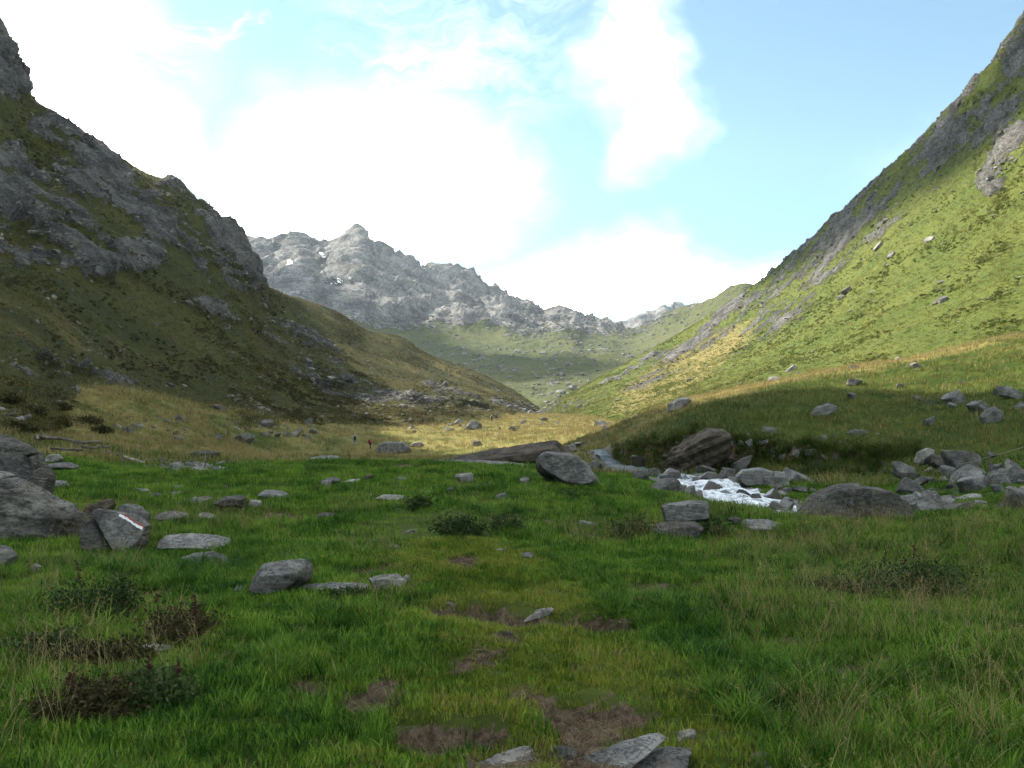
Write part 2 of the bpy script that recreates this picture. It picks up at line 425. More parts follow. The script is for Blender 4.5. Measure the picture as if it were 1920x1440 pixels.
# ------------------------------------------------------------------ valley ground
ctrl = [(-14, -16, .4), (0, -16, 0), (16, -16, .2), (-9, 0, .2), (0, 0, 0), (9, 0, .1), (-6, 5, .06), (0, 5, 0), (5, 5, .05), (-8, 12, .12), (0, 12, 0), (8, 12, -.02),
        (-14, 18, .35), (-20, 10, .9), (22, 8, .2), (-3, 18, .1), (4, 17, .05)]
for a in [(600, 868, 27), (750, 868, 27), (900, 872, 25.5), (1000, 886, 24), (450, 872, 28), (300, 880, 28), (150, 880, 26), (1150, 922, 20), (1250, 966, 16.6), (1400, 1000, 15), (1440, 978, 20), (1350, 950, 22),
          (1600, 998, 14.8), (1800, 975, 15), (1920, 965, 15.5), (2300, 950, 16),
          (1440, 962, 23.5), (1380, 932, 27), (1300, 893, 33), (1230, 878, 40), (1150, 866, 50), (1100, 852, 66), (1600, 975, 20.5), (1760, 965, 20.5), (1920, 958, 20.5), (2300, 945, 21),
          (1750, 935, 26), (1890, 930, 25), (1500, 905, 33), (1650, 898, 34), (1800, 893, 32), (1920, 880, 30), (1290, 868, 39), (1390, 885, 36),
          (1180, 815, 60), (1250, 790, 52), (1350, 775, 48), (1450, 790, 47), (1600, 800, 46), (1750, 800, 44), (1920, 780, 42), (2300, 760, 38),
          (1450, 738, 66), (1600, 735, 62), (1750, 720, 62), (1920, 700, 60), (1250, 757, 95), (1350, 740, 88), (1500, 708, 85), (1700, 672, 82), (1920, 628, 80), (2300, 590, 74),
          (1300, 768, 118), (1600, 730, 112), (1920, 690, 106), (2300, 660, 95),
          (960, 858, 60), (700, 860, 60), (450, 858, 60), (690, 840, 147), (960, 835, 140), (450, 838, 110), (925, 791, 226), (700, 790, 215), (1100, 800, 200), (1150, 830, 110), (1050, 815, 160),
          (960, 777, 290), (1005, 778, 380), (700, 778, 260), (550, 800, 150), (300, 815, 80), (150, 822, 55), (0, 815, 42), (-300, 830, 32), (0, 1000, 13), (-300, 950, 13),
          (820, 812, 180), (400, 800, 110), (1200, 795, 200)]:
    ctrl.append(P3(*a))
ctrl = np.array(ctrl)


def wst(x, y): return np.stack([x / (y + 22) * 3.0, np.log(y + 22) * 2.2], -1)


_cw = wst(ctrl[:, 0], ctrl[:, 1])


def _tps(r2): return 0.5 * r2 * np.log(r2 + 1e-9)


_n = len(ctrl); _K = np.zeros((_n + 3, _n + 3))
_d2 = ((_cw[:, None] - _cw[None]) ** 2).sum(-1)
_K[:_n, :_n] = _tps(_d2) + 2e-4 * np.eye(_n); _K[:_n, _n] = 1; _K[:_n, _n + 1:] = _cw; _K[_n, :_n] = 1; _K[_n + 1:, :_n] = _cw.T
_sc = ctrl[:, 1] + 22
_wt = np.linalg.solve(_K, np.concatenate([ctrl[:, 2] / _sc, np.zeros(3)]))


def g_base(x, y):
    out = np.empty(len(x))
    for s in range(0, len(x), 60000):
        q = wst(x[s:s + 60000], y[s:s + 60000])
        d2 = ((q[:, None] - _cw[None]) ** 2).sum(-1)
        out[s:s + 60000] = _tps(d2) @ _wt[:_n] + _wt[_n] + q @ _wt[_n + 1:]
    return out * (y + 22)


def flat_at(px, py): Y = CZ * F / (py - HY); return ((px - 960) * Y / F, Y)


# little turf steps with bare soil on the camera side: pixel, half width px, height, run-out
steps = [(620, 1175, 60, .10, .4), (430, 1003, 70, .12, .5), (1350, 1040, 80, .10, .4), (760, 1010, 80, .12, .5), (1000, 965, 90, .12, .6), (560, 962, 60, .12, .6), (1130, 985, 60, .10, .5), (880, 900, 120, .14, .8),
         (1450, 1180, 60, .10, .4), (600, 1270, 50, .10, .4), (300, 1090, 60, .10, .4), (1590, 1230, 70, .10, .4), (1010, 1128, 130, .24, .55), (1150, 1138, 60, .18, .4), (850, 1345, 110, .20, .45), (860, 1135, 60, .10, .4), (1230, 1072, 90, .09, .35), (700, 1290, 45, .08, .4), (1120, 1300, 110, .14, .7),
         (480, 925, 80, .12, .6), (690, 1060, 60, .08, .4), (890, 1232, 40, .06, .3), (1340, 1110, 50, .07, .3), (270, 890, 80, .12, .8), (700, 900, 120, .14, .8)]
stepw = []
for px, py, hw, h, run in steps:
    x0, y0 = flat_at(px, py); stepw.append((x0, y0, hw * y0 / F, h, run))
# worn soil: pixel centre, half sizes in px
soil_px = [(1150, 1425, 130, 26), (950, 1432, 80, 22), (1130, 1335, 105, 42), (1090, 1370, 70, 30), (690, 1312, 60, 22), (720, 1285, 30, 12), (1020, 1140, 120, 12), (1150, 1142, 50, 9), (1085, 1243, 18, 9), (960, 1188, 30, 7), (920, 1222, 35, 6),
           (868, 1055, 28, 6), (890, 1110, 30, 5), (1060, 1395, 60, 18), (1000, 1300, 60, 8), (1345, 1115, 26, 6), (640, 1345, 25, 10), (540, 1010, 20, 5), (1240, 1075, 50, 5)]
soilw = []
for px, py, a, b in soil_px:
    x0, y0 = flat_at(px, py); soilw.append((x0, y0, a * y0 / F, max(0.05, b * y0 * y0 / (F * CZ))))


def stepz(x, y):
    z = np.zeros(len(x)); face = np.zeros(len(x))
    wob_ = 0.12 * fbm(np.stack([x, y * 0, x * 0 + 3], 1), 2.1, 3)
    for x0, y0, w, h, run in stepw:
        k = (np.abs(x - x0) < w * 1.6) & (np.abs(y - y0) < 6)
        if not k.any(): continue
        tt = y[k] - y0 - wob_[k] * (1 + y0 * 0.06)
        m = 1 - sstep(np.abs(x[k] - x0), w * 0.6, w * 1.25)
        dz = np.where(tt > 0, -h * (1 - sstep(tt, 0, 0.06 + 0.004 * y0)) * 1.0, -h * np.exp(np.minimum(tt, 0) / run))
        z[k] += dz * m
        face[k] = np.maximum(face[k], m * sstep(-tt, -0.06, 0.0) * (1 - sstep(-tt, 0.10 + .004 * y0, 0.22 + .008 * y0)))
    return z, face


stream_c = np.array([P3(*a) for a in [(1040, 838, 90), (1110, 856, 62), (1165, 868, 50), (1235, 878, 40), (1290, 888, 35), (1340, 908, 31), (1385, 930, 28), (1445, 960, 24.2), (1530, 975, 21.3), (1650, 985, 20.2), (1800, 985, 19.6), (2000, 980, 19.5), (2500, 970, 20)]])


def stream_d(x, y):
    d = np.full(len(x), 1e9)
    for a, b in zip(stream_c[:-1], stream_c[1:]):
        v = b[:2] - a[:2]
        tt = np.clip(((x - a[0]) * v[0] + (y - a[1]) * v[1]) / (v @ v), 0, 1)
        d = np.minimum(d, np.hypot(x - a[0] - tt * v[0], y - a[1] - tt * v[1]))
    return d


def bank_line(x, y):
    px = 960 + x / np.maximum(y, 1) * F
    yb_ = np.interp(px, [1140, 1250, 1350, 1450, 1600, 1760], [56, 46.5, 43.5, 41.5, 40, 37])
    yb_ = yb_ + 1.6 * fbm(np.stack([px * .012, px * 0, px * 0], 1), 1.0, 4)
    h = np.interp(px, [1120, 1170, 1250, 1350, 1450, 1600, 1700, 1800], [0, .7, 1.3, 1.5, 1.0, .7, .35, 0])
    return y - yb_, h * (y > 25) * (y < 75)


def g_z(x, y):
    x = np.asarray(x, float); y = np.asarray(y, float)
    z = g_base(x, y)
    p = np.stack([x, y, np.zeros(len(x))], 1)
    far = sstep(y, 14, 70)
    z += 0.15 * fbm(p, 0.5, 3) * (1 - 0.3 * far) + 0.085 * fbm(p + 9, 1.6, 3)
    z += 0.55 * far * fbm(p + 40, 0.11, 4) + 0.12 * far * fbm(p + 3, 0.5, 3)
    tn = fbm(p * (0.32, 0.85, 1) + 50, 1.0, 3) * 6
    tf = np.floor(tn); tr = tn - tf
    z += (0.065 + 0.05 * far) * (tf + sstep(tr, 0.70, 1.0) - tn)
    s, _ = stepz(x, y)
    bd, bh = bank_line(x, y)
    z += 0.35 * (1 - sstep(np.abs(bd + 1), 1.0, 3.0)) * (bh > .2) * fbm(p, 0.9, 4)
    z -= bh * np.where(bd < 0, np.exp(-(bd / 4.5) ** 2), 1 - sstep(bd, 0, 0.35))
    d = stream_d(x, y)
    return z + s - 0.5 * np.exp(-(d / 1.2) ** 2)


def soil(x, y):
    m = np.zeros(len(x))
    n = fbm(np.stack([x, y, x * 0], 1), 2.2, 4)
    for x0, y0, a, b in soilw:
        d = np.sqrt(((x - x0) / a) ** 2 + ((y - y0) / b) ** 2)
        m = np.maximum(m, 1 - sstep(d + 1.1 * n, 0.65, 1.1))
    _, fc = stepz(x, y)
    return np.maximum(m, fc)


# worn path running up the middle
path_w = np.array([flat_at(*q) for q in [(1080, 1420), (1060, 1290), (980, 1190), (930, 1110), (880, 1060), (850, 1030)]] + [(-1.5, 16), (-3.5, 22), (-6, 30)])


def path_d(x, y):
    d = np.full(len(x), 1e9)
    for (a, b), (c, e) in zip(path_w[:-1], path_w[1:]):
        tt = np.clip(((x - a) * (c - a) + (y - b) * (e - b)) / ((c - a) ** 2 + (e - b) ** 2), 0, 1)
        d = np.minimum(d, np.hypot(x - a - tt * (c - a), y - b - tt * (e - b)))
    return d


def worn(x, y): return 1 - sstep(path_d(x, y) + 0.5 * fbm(np.stack([x, y, x * 0], 1), 0.9, 3), 0.35, 1.25)


def strawf(x, y):
    px = 960 + x / np.maximum(y, 1) * F
    n = fbm(np.stack([x, y, x * 0 + 5], 1), 0.16, 4)
    s = sstep(y + 22 * n, 34, 46) * (0.55 + 0.9 * n)
    s = np.maximum(s, sstep(y, 110, 150) * (0.7 + 0.8 * n))
    # the shelf above the stream keeps short green turf, straw only along its upper edge
    shelf = sstep(px, 1180, 1290) * sstep(y, 30, 40)
    top = np.exp(-((y - (88 - 0.004 * (px - 1400))) / 13) ** 2)
    s = s * (1 - shelf) + shelf * np.clip(1.25 * top + 0.18 + 0.7 * n - 0.25, 0, 1)
    # dry grass standing on the near edge by the stream
    s = np.maximum(s, 0.6 * sstep(px, 1350, 1750) * np.exp(-((y - 14) / 3.0) ** 2) * (0.8 + n))
    return np.clip(s, 0, 1)


_nr, _nc = 680, 620
ys = np.concatenate([np.linspace(-18, 2.2, 30), np.exp(np.linspace(math.log(2.4), math.log(400), _nr - 30))])
ss = np.linspace(-1, 1, _nc)
YY = np.repeat(ys[:, None], _nc, 1)
XX = ss[None] * (14 + 0.68 * np.maximum(YY, 0))
gx, gy = XX.ravel(), YY.ravel()
gz = g_z(gx, gy)
gp = np.stack([gx, gy, gz], 1)
g_soil = soil(gx, gy); g_straw = strawf(gx, gy); g_worn = worn(gx, gy) * (1 - .8 * sstep(gy, 10, 18))
# the eroded bank and gravelly bed of the stream
def gravelf(x, y, z=None):
    px = 960 + x / np.maximum(y, 1) * F
    n = fbm(np.stack([x, y, x * 0 + 8], 1), 0.35, 4)
    nar = 1 - 0.6 * sstep(y, 32, 42)
    g = 1 - sstep(stream_d(x, y) + 2.0 * n * nar, 1.1 * nar, 2.6 * nar)
    scr = sstep(px, 1560, 1680) * np.exp(-((y - 26) / 5.0) ** 2) * (0.75 + 1.4 * n)
    bank = sstep(px, 1190, 1240) * (1 - sstep(px, 1640, 1760)) * np.exp(-((y - 41) / 4.5) ** 2) * (0.55 + 1.6 * n)
    return np.clip(np.maximum(g, 0.8 * scr), 0, 1)


def bankf(x, y):
    px = 960 + x / np.maximum(y, 1) * F
    n = fbm(np.stack([x, y, x * 0 + 18], 1), 0.30, 4)
    bd, bh = bank_line(x, y)
    k = (1 - sstep(np.abs(bd + .15), .25, .8)) * sstep(bh, .1, .4) * np.clip(0.7 + 1.6 * n, 0, 1)
    return np.clip(k + 0.42 * sstep(px, 1180, 1230) * (1 - sstep(px, 1560, 1720)) * np.exp(-((bd + 1.2) / 1.8) ** 2) * (0.75 + 1.7 * n), 0, 1)


g_grav = gravelf(gx, gy); g_soil = np.maximum(g_soil, bankf(gx, gy))


def mat_ground():
    m, t, b, out = new_mat('meadow_ground')
    pos = t.new('ShaderNodeNewGeometry').outputs['Position']
    so, st, wn, gv = t.attr('soil'), t.attr('straw'), t.attr('worn'), t.attr('gravel')
    n1 = t.noise(pos, 0.35, 5, 0.6); n2 = t.noise(pos, 3.0, 5, 0.65); n3 = t.noise(pos, 22, 5, 0.7)
    g = t.mix(t.mapr(n1, 0.35, 0.65), (0.026, 0.044, 0.007), (0.060, 0.080, 0.012))
    g = t.mix(t.mapr(n2, 0.45, 0.7, 0, 0.7), g, (0.030, 0.040, 0.012))
    g = t.mix(wn, g, (0.070, 0.090, 0.022))
    stc = t.mix(t.mapr(n2, 0.3, 0.7), (0.23, 0.190, 0.065), (0.13, 0.130, 0.035))
    g = t.mix(t.mapr(t.math('ADD', st, t.math('MULTIPLY', t.math('SUBTRACT', n2, 0.5), 0.9)), 0.25, 0.75), g, stc)
    sc_ = t.mix(t.mapr(n3, 0.3, 0.7), (0.048, 0.035, 0.023), (0.175, 0.130, 0.088))
    g = t.mix(t.mapr(t.math('ADD', so, t.math('MULTIPLY', t.math('SUBTRACT', n3, 0.5), 0.6)), 0.12, 0.28), g, sc_)
    vo = t.new('ShaderNodeTexVoronoi'); t.l.new(pos, vo.inputs['Vector']); vo.inputs['Scale'].default_value = 7
    gr = t.mix(vo.outputs['Color'], (0.065, 0.06, 0.055), (0.20, 0.19, 0.175))
    g = t.mix(t.mapr(t.math('ADD', gv, t.math('MULTIPLY', t.math('SUBTRACT', n2, 0.5), 1.0)), 0.4, 0.6), g, gr)
    t.l.new(g, b.inputs['Base Color'])
    bump(t, b, t.math('ADD', n2, t.math('MULTIPLY', n3, 0.5)), 0.7, 0.05)
    return m


M_ground = mat_ground()
ground = grid_mesh('ground', gp, _nr, _nc, dict(soil=g_soil, straw=g_straw, worn=g_worn, gravel=g_grav), M_ground)
tag(ground, 'grassy valley floor with bare soil patches', None, None, 'structure')
me = raw_mesh('terrain', [(-2300, -400, -14), (2300, -400, -14), (2300, 3900, -14), (-2300, 3900, -14)], [(0, 1, 2, 3)], M_right)
tag(link('terrain', me), 'valley bottom under the slopes', None, None, 'structure')
#@@DETAILS@@
_GZ = gz.reshape(_nr, _nc)


def g_at(x, y):
    """height of the built sheet itself"""
    x = np.asarray(x, float); y = np.asarray(y, float)
    i = np.clip(np.searchsorted(ys, y) - 1, 0, _nr - 2); f = np.clip((y - ys[i]) / (ys[i + 1] - ys[i]), 0, 1)
    u = np.clip((x / (14 + 0.68 * np.maximum(y, 0)) + 1) / 2 * (_nc - 1), 0, _nc - 1.001); j = u.astype(int); g = u - j
    return (1 - f) * ((1 - g) * _GZ[i, j] + g * _GZ[i, j + 1]) + f * ((1 - g) * _GZ[i + 1, j] + g * _GZ[i + 1, j + 1])


def g_ray(px, py, ymin=2.6, ymax=320):
    """first point of the valley floor seen through a pixel"""
    Y = np.exp(np.linspace(math.log(ymin), math.log(ymax), 900))
    x = (px - 960) * Y / F; zr = CZ + (HY - py) * Y / F
    d = zr - g_at(x, Y)
    k = np.argmax(d < 0)
    if not (d < 0).any(): k = int(np.argmin(d))
    if k > 0 and d[k] < 0 <= d[k - 1]:
        f = d[k - 1] / (d[k - 1] - d[k]); Yh = Y[k - 1] + f * (Y[k] - Y[k - 1])
    else: Yh = Y[k]
    return np.array(((px - 960) * Yh / F, Yh, float(g_at([(px - 960) * Yh / F], [Yh])[0])))


# ------------------------------------------------------------------ rocks
def mat_rock(name, tint=(1, 1, 1), s=1.0, rough=0.85, spec=0.1, lich=1.0):
    m, t, b, out = new_mat(name)
    pos = t.new('ShaderNodeNewGeometry').outputs['Position']
    oi = t.new('ShaderNodeObjectInfo')
    p2 = t.vmath('ADD', pos, t.vmath('SCALE', oi.outputs['Location'], scale=0.37))
    c, n1, n2, n3 = rock_colour(t, p2, s)
    br = t.mapr(oi.outputs['Random'], 0, 1, 0.72, 1.22, False)
    c = t.mix(1.0, c, tint, 'MULTIPLY')
    hs = t.new('ShaderNodeHueSaturation'); t.l.new(c, hs.inputs['Color']); t.l.new(br, hs.inputs['Value'])
    lc = t.mapr(t.noise(p2, 3.1 * s, 4, 0.7), 0.58, 0.70, 0, 0.5 * lich)
    c = t.mix(lc, hs.outputs[0], (0.16, 0.17, 0.085))
    t.l.new(c, b.inputs['Base Color'])
    b.inputs['Roughness'].default_value = rough; b.inputs['Specular IOR Level'].default_value = spec
    bump(t, b, t.math('ADD', n2, t.math('MULTIPLY', n3, 0.5)), 0.8, 0.05 / s)
    return m


M_rock = mat_rock('schist', s=2.2)
M_rockfar = mat_rock('schist_weathered', s=0.7)
M_pale = mat_rock('pale_gneiss', (1.45, 1.42, 1.36), 2.4, lich=0.4)
M_dark = mat_rock('dark_schist', (0.62, 0.60, 0.57), 1.6)
M_wet = mat_rock('wet_rock', (0.5, 0.47, 0.43), 2.2, 0.35, 0.5, lich=0.2)
M_brown = mat_rock('rusty_schist', (0.66, 0.56, 0.46), 1.6, lich=0.5)


def ico(sub):
    bm = bmesh.new(); bmesh.ops.create_icosphere(bm, subdivisions=sub, radius=1)
    bm.verts.ensure_lookup_table()
    v = np.array([x.co[:] for x in bm.verts]); f = np.array([[q.index for q in p.verts] for p in bm.faces]); bm.free()
    return v, f


ICO = {k: ico(k) for k in (2, 3, 4, 5, 6)}


def poly_rock(name, sub, dims, planes, mat, seed, rough=0.05, strata=0.03, k=64.0, sdir=(0.15, 0.2, 1), chips=9, deep=0.84):
    """star-shaped solid bounded by planes (normal, distance), edges slightly worn, with bedding and grain"""
    v, f = ICO[sub]
    p = v * np.array(dims)
    N = np.array([a for a, _ in planes], float); H = np.array([h for _, h in planes], float)
    ln = np.linalg.norm(N, axis=1); N /= ln[:, None]; H = H / ln
    q = np.maximum(p @ N.T, 1e-6) / H[None]
    w = p / q.max(1)[:, None]
    rc = np.random.RandomState(int(abs(seed) * 97) % 99991)
    for _ in range(chips):                                   # broken corners and fresh faces
        n = rc.normal(size=3) / np.array(dims); n /= np.linalg.norm(n)
        N = np.vstack([N, n]); H = np.append(H, (w @ n).max() * rc.uniform(deep, deep + 0.12))
    q = np.maximum(p @ N.T, 1e-6) / H[None]
    qm = q.max(1)
    r = 1.0 / (qm * ((q / qm[:, None]) ** k).sum(1) ** (1.0 / k))
    w = p * r[:, None]
    size = float(np.mean(dims))
    nrm = w / (np.linalg.norm(w, axis=1)[:, None] + 1e-9)
    sd = np.array(sdir, float); sd /= np.linalg.norm(sd)
    s = (w @ sd) / (size * 0.16) + 0.8 * fbm(w + seed, 0.8 / size, 3)
    lay = 0.5 + 1.3 * fbm(np.stack([s * 0.9, (w @ np.array((.3, .2, .1))) / size * .5 + seed, 0 * s], 1), 1.0, 3)
    flatn = 1 - np.abs(nrm @ sd)
    w = w + nrm * (size * (0.6 * rough * fbm(w + seed * 3.7, 1.6 / size, 3) + 0.7 * rough * fbm(w + seed, 5 / size, 4) + strata * (lay - 0.5) * flatn))[:, None]
    me = bpy.data.meshes.new(name)
    me.vertices.add(len(w)); me.vertices.foreach_set('co', w.astype(np.float32).ravel())
    me.loops.add(f.size); me.loops.foreach_set('vertex_index', f.ravel().astype(np.int32))
    me.polygons.add(len(f)); me.polygons.foreach_set('loop_start', (np.arange(len(f)) * 3).astype(np.int32))
    me.update(calc_edges=True)
    me.polygons.foreach_set('use_smooth', np.ones(len(f), bool))
    me.set_sharp_from_angle(angle=R(32))
    me.materials.append(mat)
    return me


def rand_rock(name, seed, mat, flat=0.5, sub=4, n=5):
    rs = np.random.RandomState(seed)
    dims = np.array((0.5 * rs.uniform(0.85, 1.15), 0.5 * rs.uniform(0.65, 1.0), 0.5 * flat * rs.uniform(0.8, 1.2)))
    pl = []
    for _ in range(n):
        d = rs.normal(size=3); d /= np.linalg.norm(d)
        nn = d / dims * dims.mean()
        nn /= np.linalg.norm(nn)
        pl.append((nn, float(np.linalg.norm(d * dims * np.array((1, 1, 1))) * rs.uniform(0.72, 1.0))))
    for ax in range(3):
        for sg in (-1, 1):
            e = rs.normal(size=3) * 0.14; e[ax] += sg; pl.append((e, dims[ax] * rs.uniform(.8, 1)))
    return poly_rock(name, sub, dims, pl, mat, seed * 1.31, 0.05, 0.045, chips=8)


def outline_rock(name, poly, base, dep, mat, label, cat='rock', sub=5, top=0.9, seed=0, Y=None, bury=0.12, rough=0.075, strata=0.04, sdir=(0.15, 0.2, 1), front=0.25, group=None):
    """a rock with a given silhouette, its own distance (from the ground it stands on), thickness dep metres"""
    rs = np.random.RandomState(seed + 11)
    Y0 = Y if Y else g_ray(*base)[1]
    Ym = Y0 + dep * 0.45
    pts = np.array([((x - 960) * Ym / F, CZ + (HY - y) * Ym / F) for x, y in poly])
    zlow = pts[:, 1].min(); hgt = pts[:, 1].max() - zlow
    pts[pts[:, 1] < zlow + 0.3 * hgt, 1] -= bury * max(hgt, 0.1)
    c = pts.mean(0)
    # order counter-clockwise by angle
    a = np.arctan2(pts[:, 1] - c[1], pts[:, 0] - c[0]); pts = pts[np.argsort(a)]
    pl = []
    for i in range(len(pts)):
        p, q = pts[i], pts[(i + 1) % len(pts)]
        e = q - p; n2 = np.array((e[1], -e[0])); n2 /= np.linalg.norm(n2) + 1e-9
        h = float(n2 @ (p - c))
        if h <= 0.004: continue
        up = max(0, n2[1])
        for sg in (-1, 1):
            ty = (0.20 * top * up + (1 - up) * (0.12 + 0.25 * rs.rand())) if sg < 0 else (0.15 + 0.4 * rs.rand())
            pl.append(((n2[0], sg * ty, n2[1]), h))
    hd = dep / 2
    for _ in range(2):
        pl.append(((rs.uniform(-.35, .35), -1, front + rs.uniform(-.1, .12)), hd * rs.uniform(.9, 1.1)))
        pl.append(((rs.uniform(-.4, .4), 1, rs.uniform(-.1, .4)), hd * rs.uniform(.9, 1.1)))
    dims = (np.ptp(pts[:, 0]) / 2, hd, np.ptp(pts[:, 1]) / 2)
    me = poly_rock(name, sub, dims, pl, mat, seed * 2.17 + 1, rough, strata, sdir=sdir, chips=6, deep=.90)
    o = link(name, me); o.location = (c[0], Ym, c[1])
    FP.append((c[0], Y0 - 0.01, Ym + dep * .15, dims[0] * 0.6))
    tag(o, label, cat, group)
    return o


OR = outline_rock
FP = []


def in_rock(x, y):
    k = np.zeros(len(x), bool)
    for cx, ya, yb_, hw in FP: k |= (np.abs(x - cx) < hw) & (y > ya) & (y < yb_)
    return k


# foreground
OR('rock', [(862, 1462), (880, 1436), (940, 1412), (990, 1400), (1006, 1408), (990, 1448), (940, 1475)], (930, 1452), .40, M_pale, 'pale slab at the bottom edge of the picture beside a grass tuft', seed=1, top=2.2)
OR('rock', [(1030, 1478), (1085, 1424), (1165, 1392), (1238, 1372), (1254, 1382), (1240, 1410), (1170, 1446), (1100, 1485)], (1150, 1440), .36, M_rock, 'long grey slab rising to the right below the bare soil', seed=2, top=1.7, sub=6, strata=0.05)
OR('rock', [(1020, 1408), (1028, 1401), (1062, 1400), (1083, 1406), (1082, 1418), (1040, 1423), (1024, 1417)], (1050, 1420), .14, M_dark, 'small dark flat stone lying in the bare soil', seed=3, top=1.6, sub=4)
OR('rock', [(1120, 1480), (1185, 1424), (1250, 1404), (1300, 1402), (1285, 1436), (1210, 1480)], (1220, 1458), .34, M_rock, 'flat grey slab in front of the long rising slab', seed=4, top=2.6)
OR('rock', [(1260, 1384), (1275, 1370), (1296, 1365), (1306, 1371), (1302, 1385), (1270, 1391)], (1283, 1388), .13, M_pale, 'small whitish stone at the end of the long slab', seed=5, top=1.2, sub=4)
OR('rock', [(1402, 1426), (1420, 1408), (1450, 1414), (1478, 1430), (1440, 1440)], (1440, 1440), .2, M_rock, 'grey stone half hidden in the tall grass', seed=6, top=2.0, sub=4)
OR('rock', [(466, 1098), (476, 1078), (492, 1056), (540, 1049), (582, 1047), (589, 1062), (583, 1088), (545, 1106), (520, 1113), (480, 1115)], (522, 1118), .55, M_rock, 'thick grey slab with a smooth sloping top beside a flat stone', seed=7, top=1.7, sub=6, sdir=(.1, .1, 1), front=-0.15)
OR('rock', [(532, 1110), (560, 1096), (620, 1092), (690, 1092), (698, 1104), (640, 1113), (560, 1118)], (620, 1114), .4, M_rock, 'long flat grey stone between the thick slab and the whitish boulder', seed=8, top=2.6)
OR('rock', [(691, 1084), (712, 1078), (746, 1075), (763, 1088), (760, 1103), (720, 1107), (700, 1105)], (728, 1107), .26, M_pale, 'small whitish boulder at the end of the flat stone', seed=9, top=1.0)
OR('rock', [(754, 1084), (760, 1078), (768, 1078), (769, 1086), (760, 1092)], (762, 1092), .07, M_pale, 'fist sized stone touching the whitish boulder', seed=10, top=.8, sub=3)
OR('rock', [(438, 1104), (445, 1097), (462, 1098), (460, 1112), (446, 1116)], (452, 1114), .14, M_rock, 'small grey stone left of the thick slab', seed=11, sub=4)
OR('rock', [(966, 1162), (985, 1151), (1012, 1141), (1036, 1138), (1040, 1146), (1012, 1157), (985, 1165)], (1000, 1166), .16, M_pale, 'whitish stone leaning in the eroded turf step', seed=12, top=1.4, sub=5)
OR('rock', [(256, 1214), (275, 1206), (300, 1206), (326, 1211), (328, 1218), (290, 1223), (262, 1221)], (290, 1222), .18, M_pale, 'small flat whitish stone in the grass by the brown shrubs', seed=13, top=1.5, sub=5)
OR('rock', [(54, 1184), (66, 1184), (80, 1200), (78, 1210), (62, 1208)], (68, 1210), .1, M_rock, 'small slanted grey stone in the heather', seed=14, sub=4)
paint_rock = OR('rock', [(172, 962), (184, 953), (230, 958), (262, 968), (281, 985), (276, 1010), (264, 1032), (225, 1028), (196, 1000)], (236, 1036), .42, M_rock, 'tilted grey slab with a white and red paint mark', seed=15, top=.5, sub=6, front=.55, strata=.02)
OR('rock', [(218, 950), (240, 943), (268, 950), (282, 965), (281, 990), (240, 990)], (255, 1018), .35, M_rock, 'rounded grey boulder right behind the painted slab', seed=16)
OR('rock', [(158, 962), (166, 946), (190, 938), (214, 933), (218, 948), (200, 968), (170, 974)], (190, 1000), .4, M_brown, 'brown pointed boulder behind the painted slab', seed=17)
OR('rock', [(152, 985), (176, 970), (200, 1000), (215, 1028), (200, 1034), (160, 1028)], (185, 1036), .4, M_dark, 'dark leaning block left of the painted slab', seed=18)
OR('rock', [(-90, 930), (-20, 896), (45, 898), (104, 932), (154, 962), (158, 1002), (60, 1014), (-90, 1006)], (60, 1012), 1.0, M_dark, 'very large lichen covered boulder at the left edge', seed=19, top=.8, sub=6, front=.3, rough=.15, strata=.10)
OR('rock', [(-100, 870), (-60, 830), (10, 815), (48, 832), (80, 868), (88, 905), (40, 920), (-90, 920)], (40, 985), 1.1, M_dark, 'dark boulder on top of the pile at the left edge', seed=20, sub=6, rough=.12, strata=.06)
OR('rock', [(-8, 900), (0, 865), (30, 845), (52, 850), (68, 885), (88, 915), (80, 935), (30, 925)], (60, 996), .5, M_rock, 'grey rounded boulder perched on the very large one', seed=21, sub=6, top=.4, front=.3, rough=.09)
OR('rock', [(-60, 880), (-20, 872), (30, 882), (44, 890), (20, 902), (-50, 904)], (30, 992), .35, M_pale, 'flat pale slab wedged in the boulder pile', seed=22, top=1.2)
OR('rock', [(-40, 850), (12, 824), (58, 834), (76, 850), (30, 860), (-30, 866)], (40, 988), .5, M_dark, 'flat dark slab on top of the boulder pile', seed=81, top=.6, strata=.1)
OR('rock', [(58, 905), (70, 880), (92, 872), (104, 892), (98, 922), (74, 930)], (84, 1000), .4, M_dark, 'upright dark slab leaning on the boulder pile', seed=82, strata=.1)
OR('rock', [(90, 958), (112, 936), (140, 944), (150, 968), (120, 976)], (120, 1010), .4, M_rock, 'grey slab lying against the very large boulder', seed=83, top=1.2)
OR('rock', [(-40, 1030), (0, 1020), (22, 1028), (33, 1042), (28, 1058), (-30, 1062)], (10, 1062), .4, M_rock, 'grey rock cut by the left picture edge', seed=23, top=1)
OR('rock', [(56, 1062), (66, 1056), (80, 1062), (78, 1072), (60, 1074)], (68, 1073), .1, M_dark, 'small dark stone in grass near the left edge', seed=24, sub=3)
OR('rock', [(288, 970), (300, 961), (322, 957), (350, 962), (354, 970), (330, 979), (296, 979)], (320, 980), .6, M_pale, 'flat pale stone just right of the painted slab', seed=25, top=2.4)
OR('rock', [(370, 966), (378, 960), (392, 961), (407, 967), (402, 974), (376, 976)], (388, 976), .35, M_pale, 'small whitish pointed stone in the short turf', seed=26, top=1.6, sub=4)
OR('rock', [(294, 1018), (312, 1003), (350, 999), (396, 1001), (430, 1010), (435, 1026), (410, 1035), (340, 1034), (305, 1030)], (365, 1036), .75, M_rock, 'wide flat grey stone with a yellow flower growing before it', seed=27, top=2.2, sub=6)
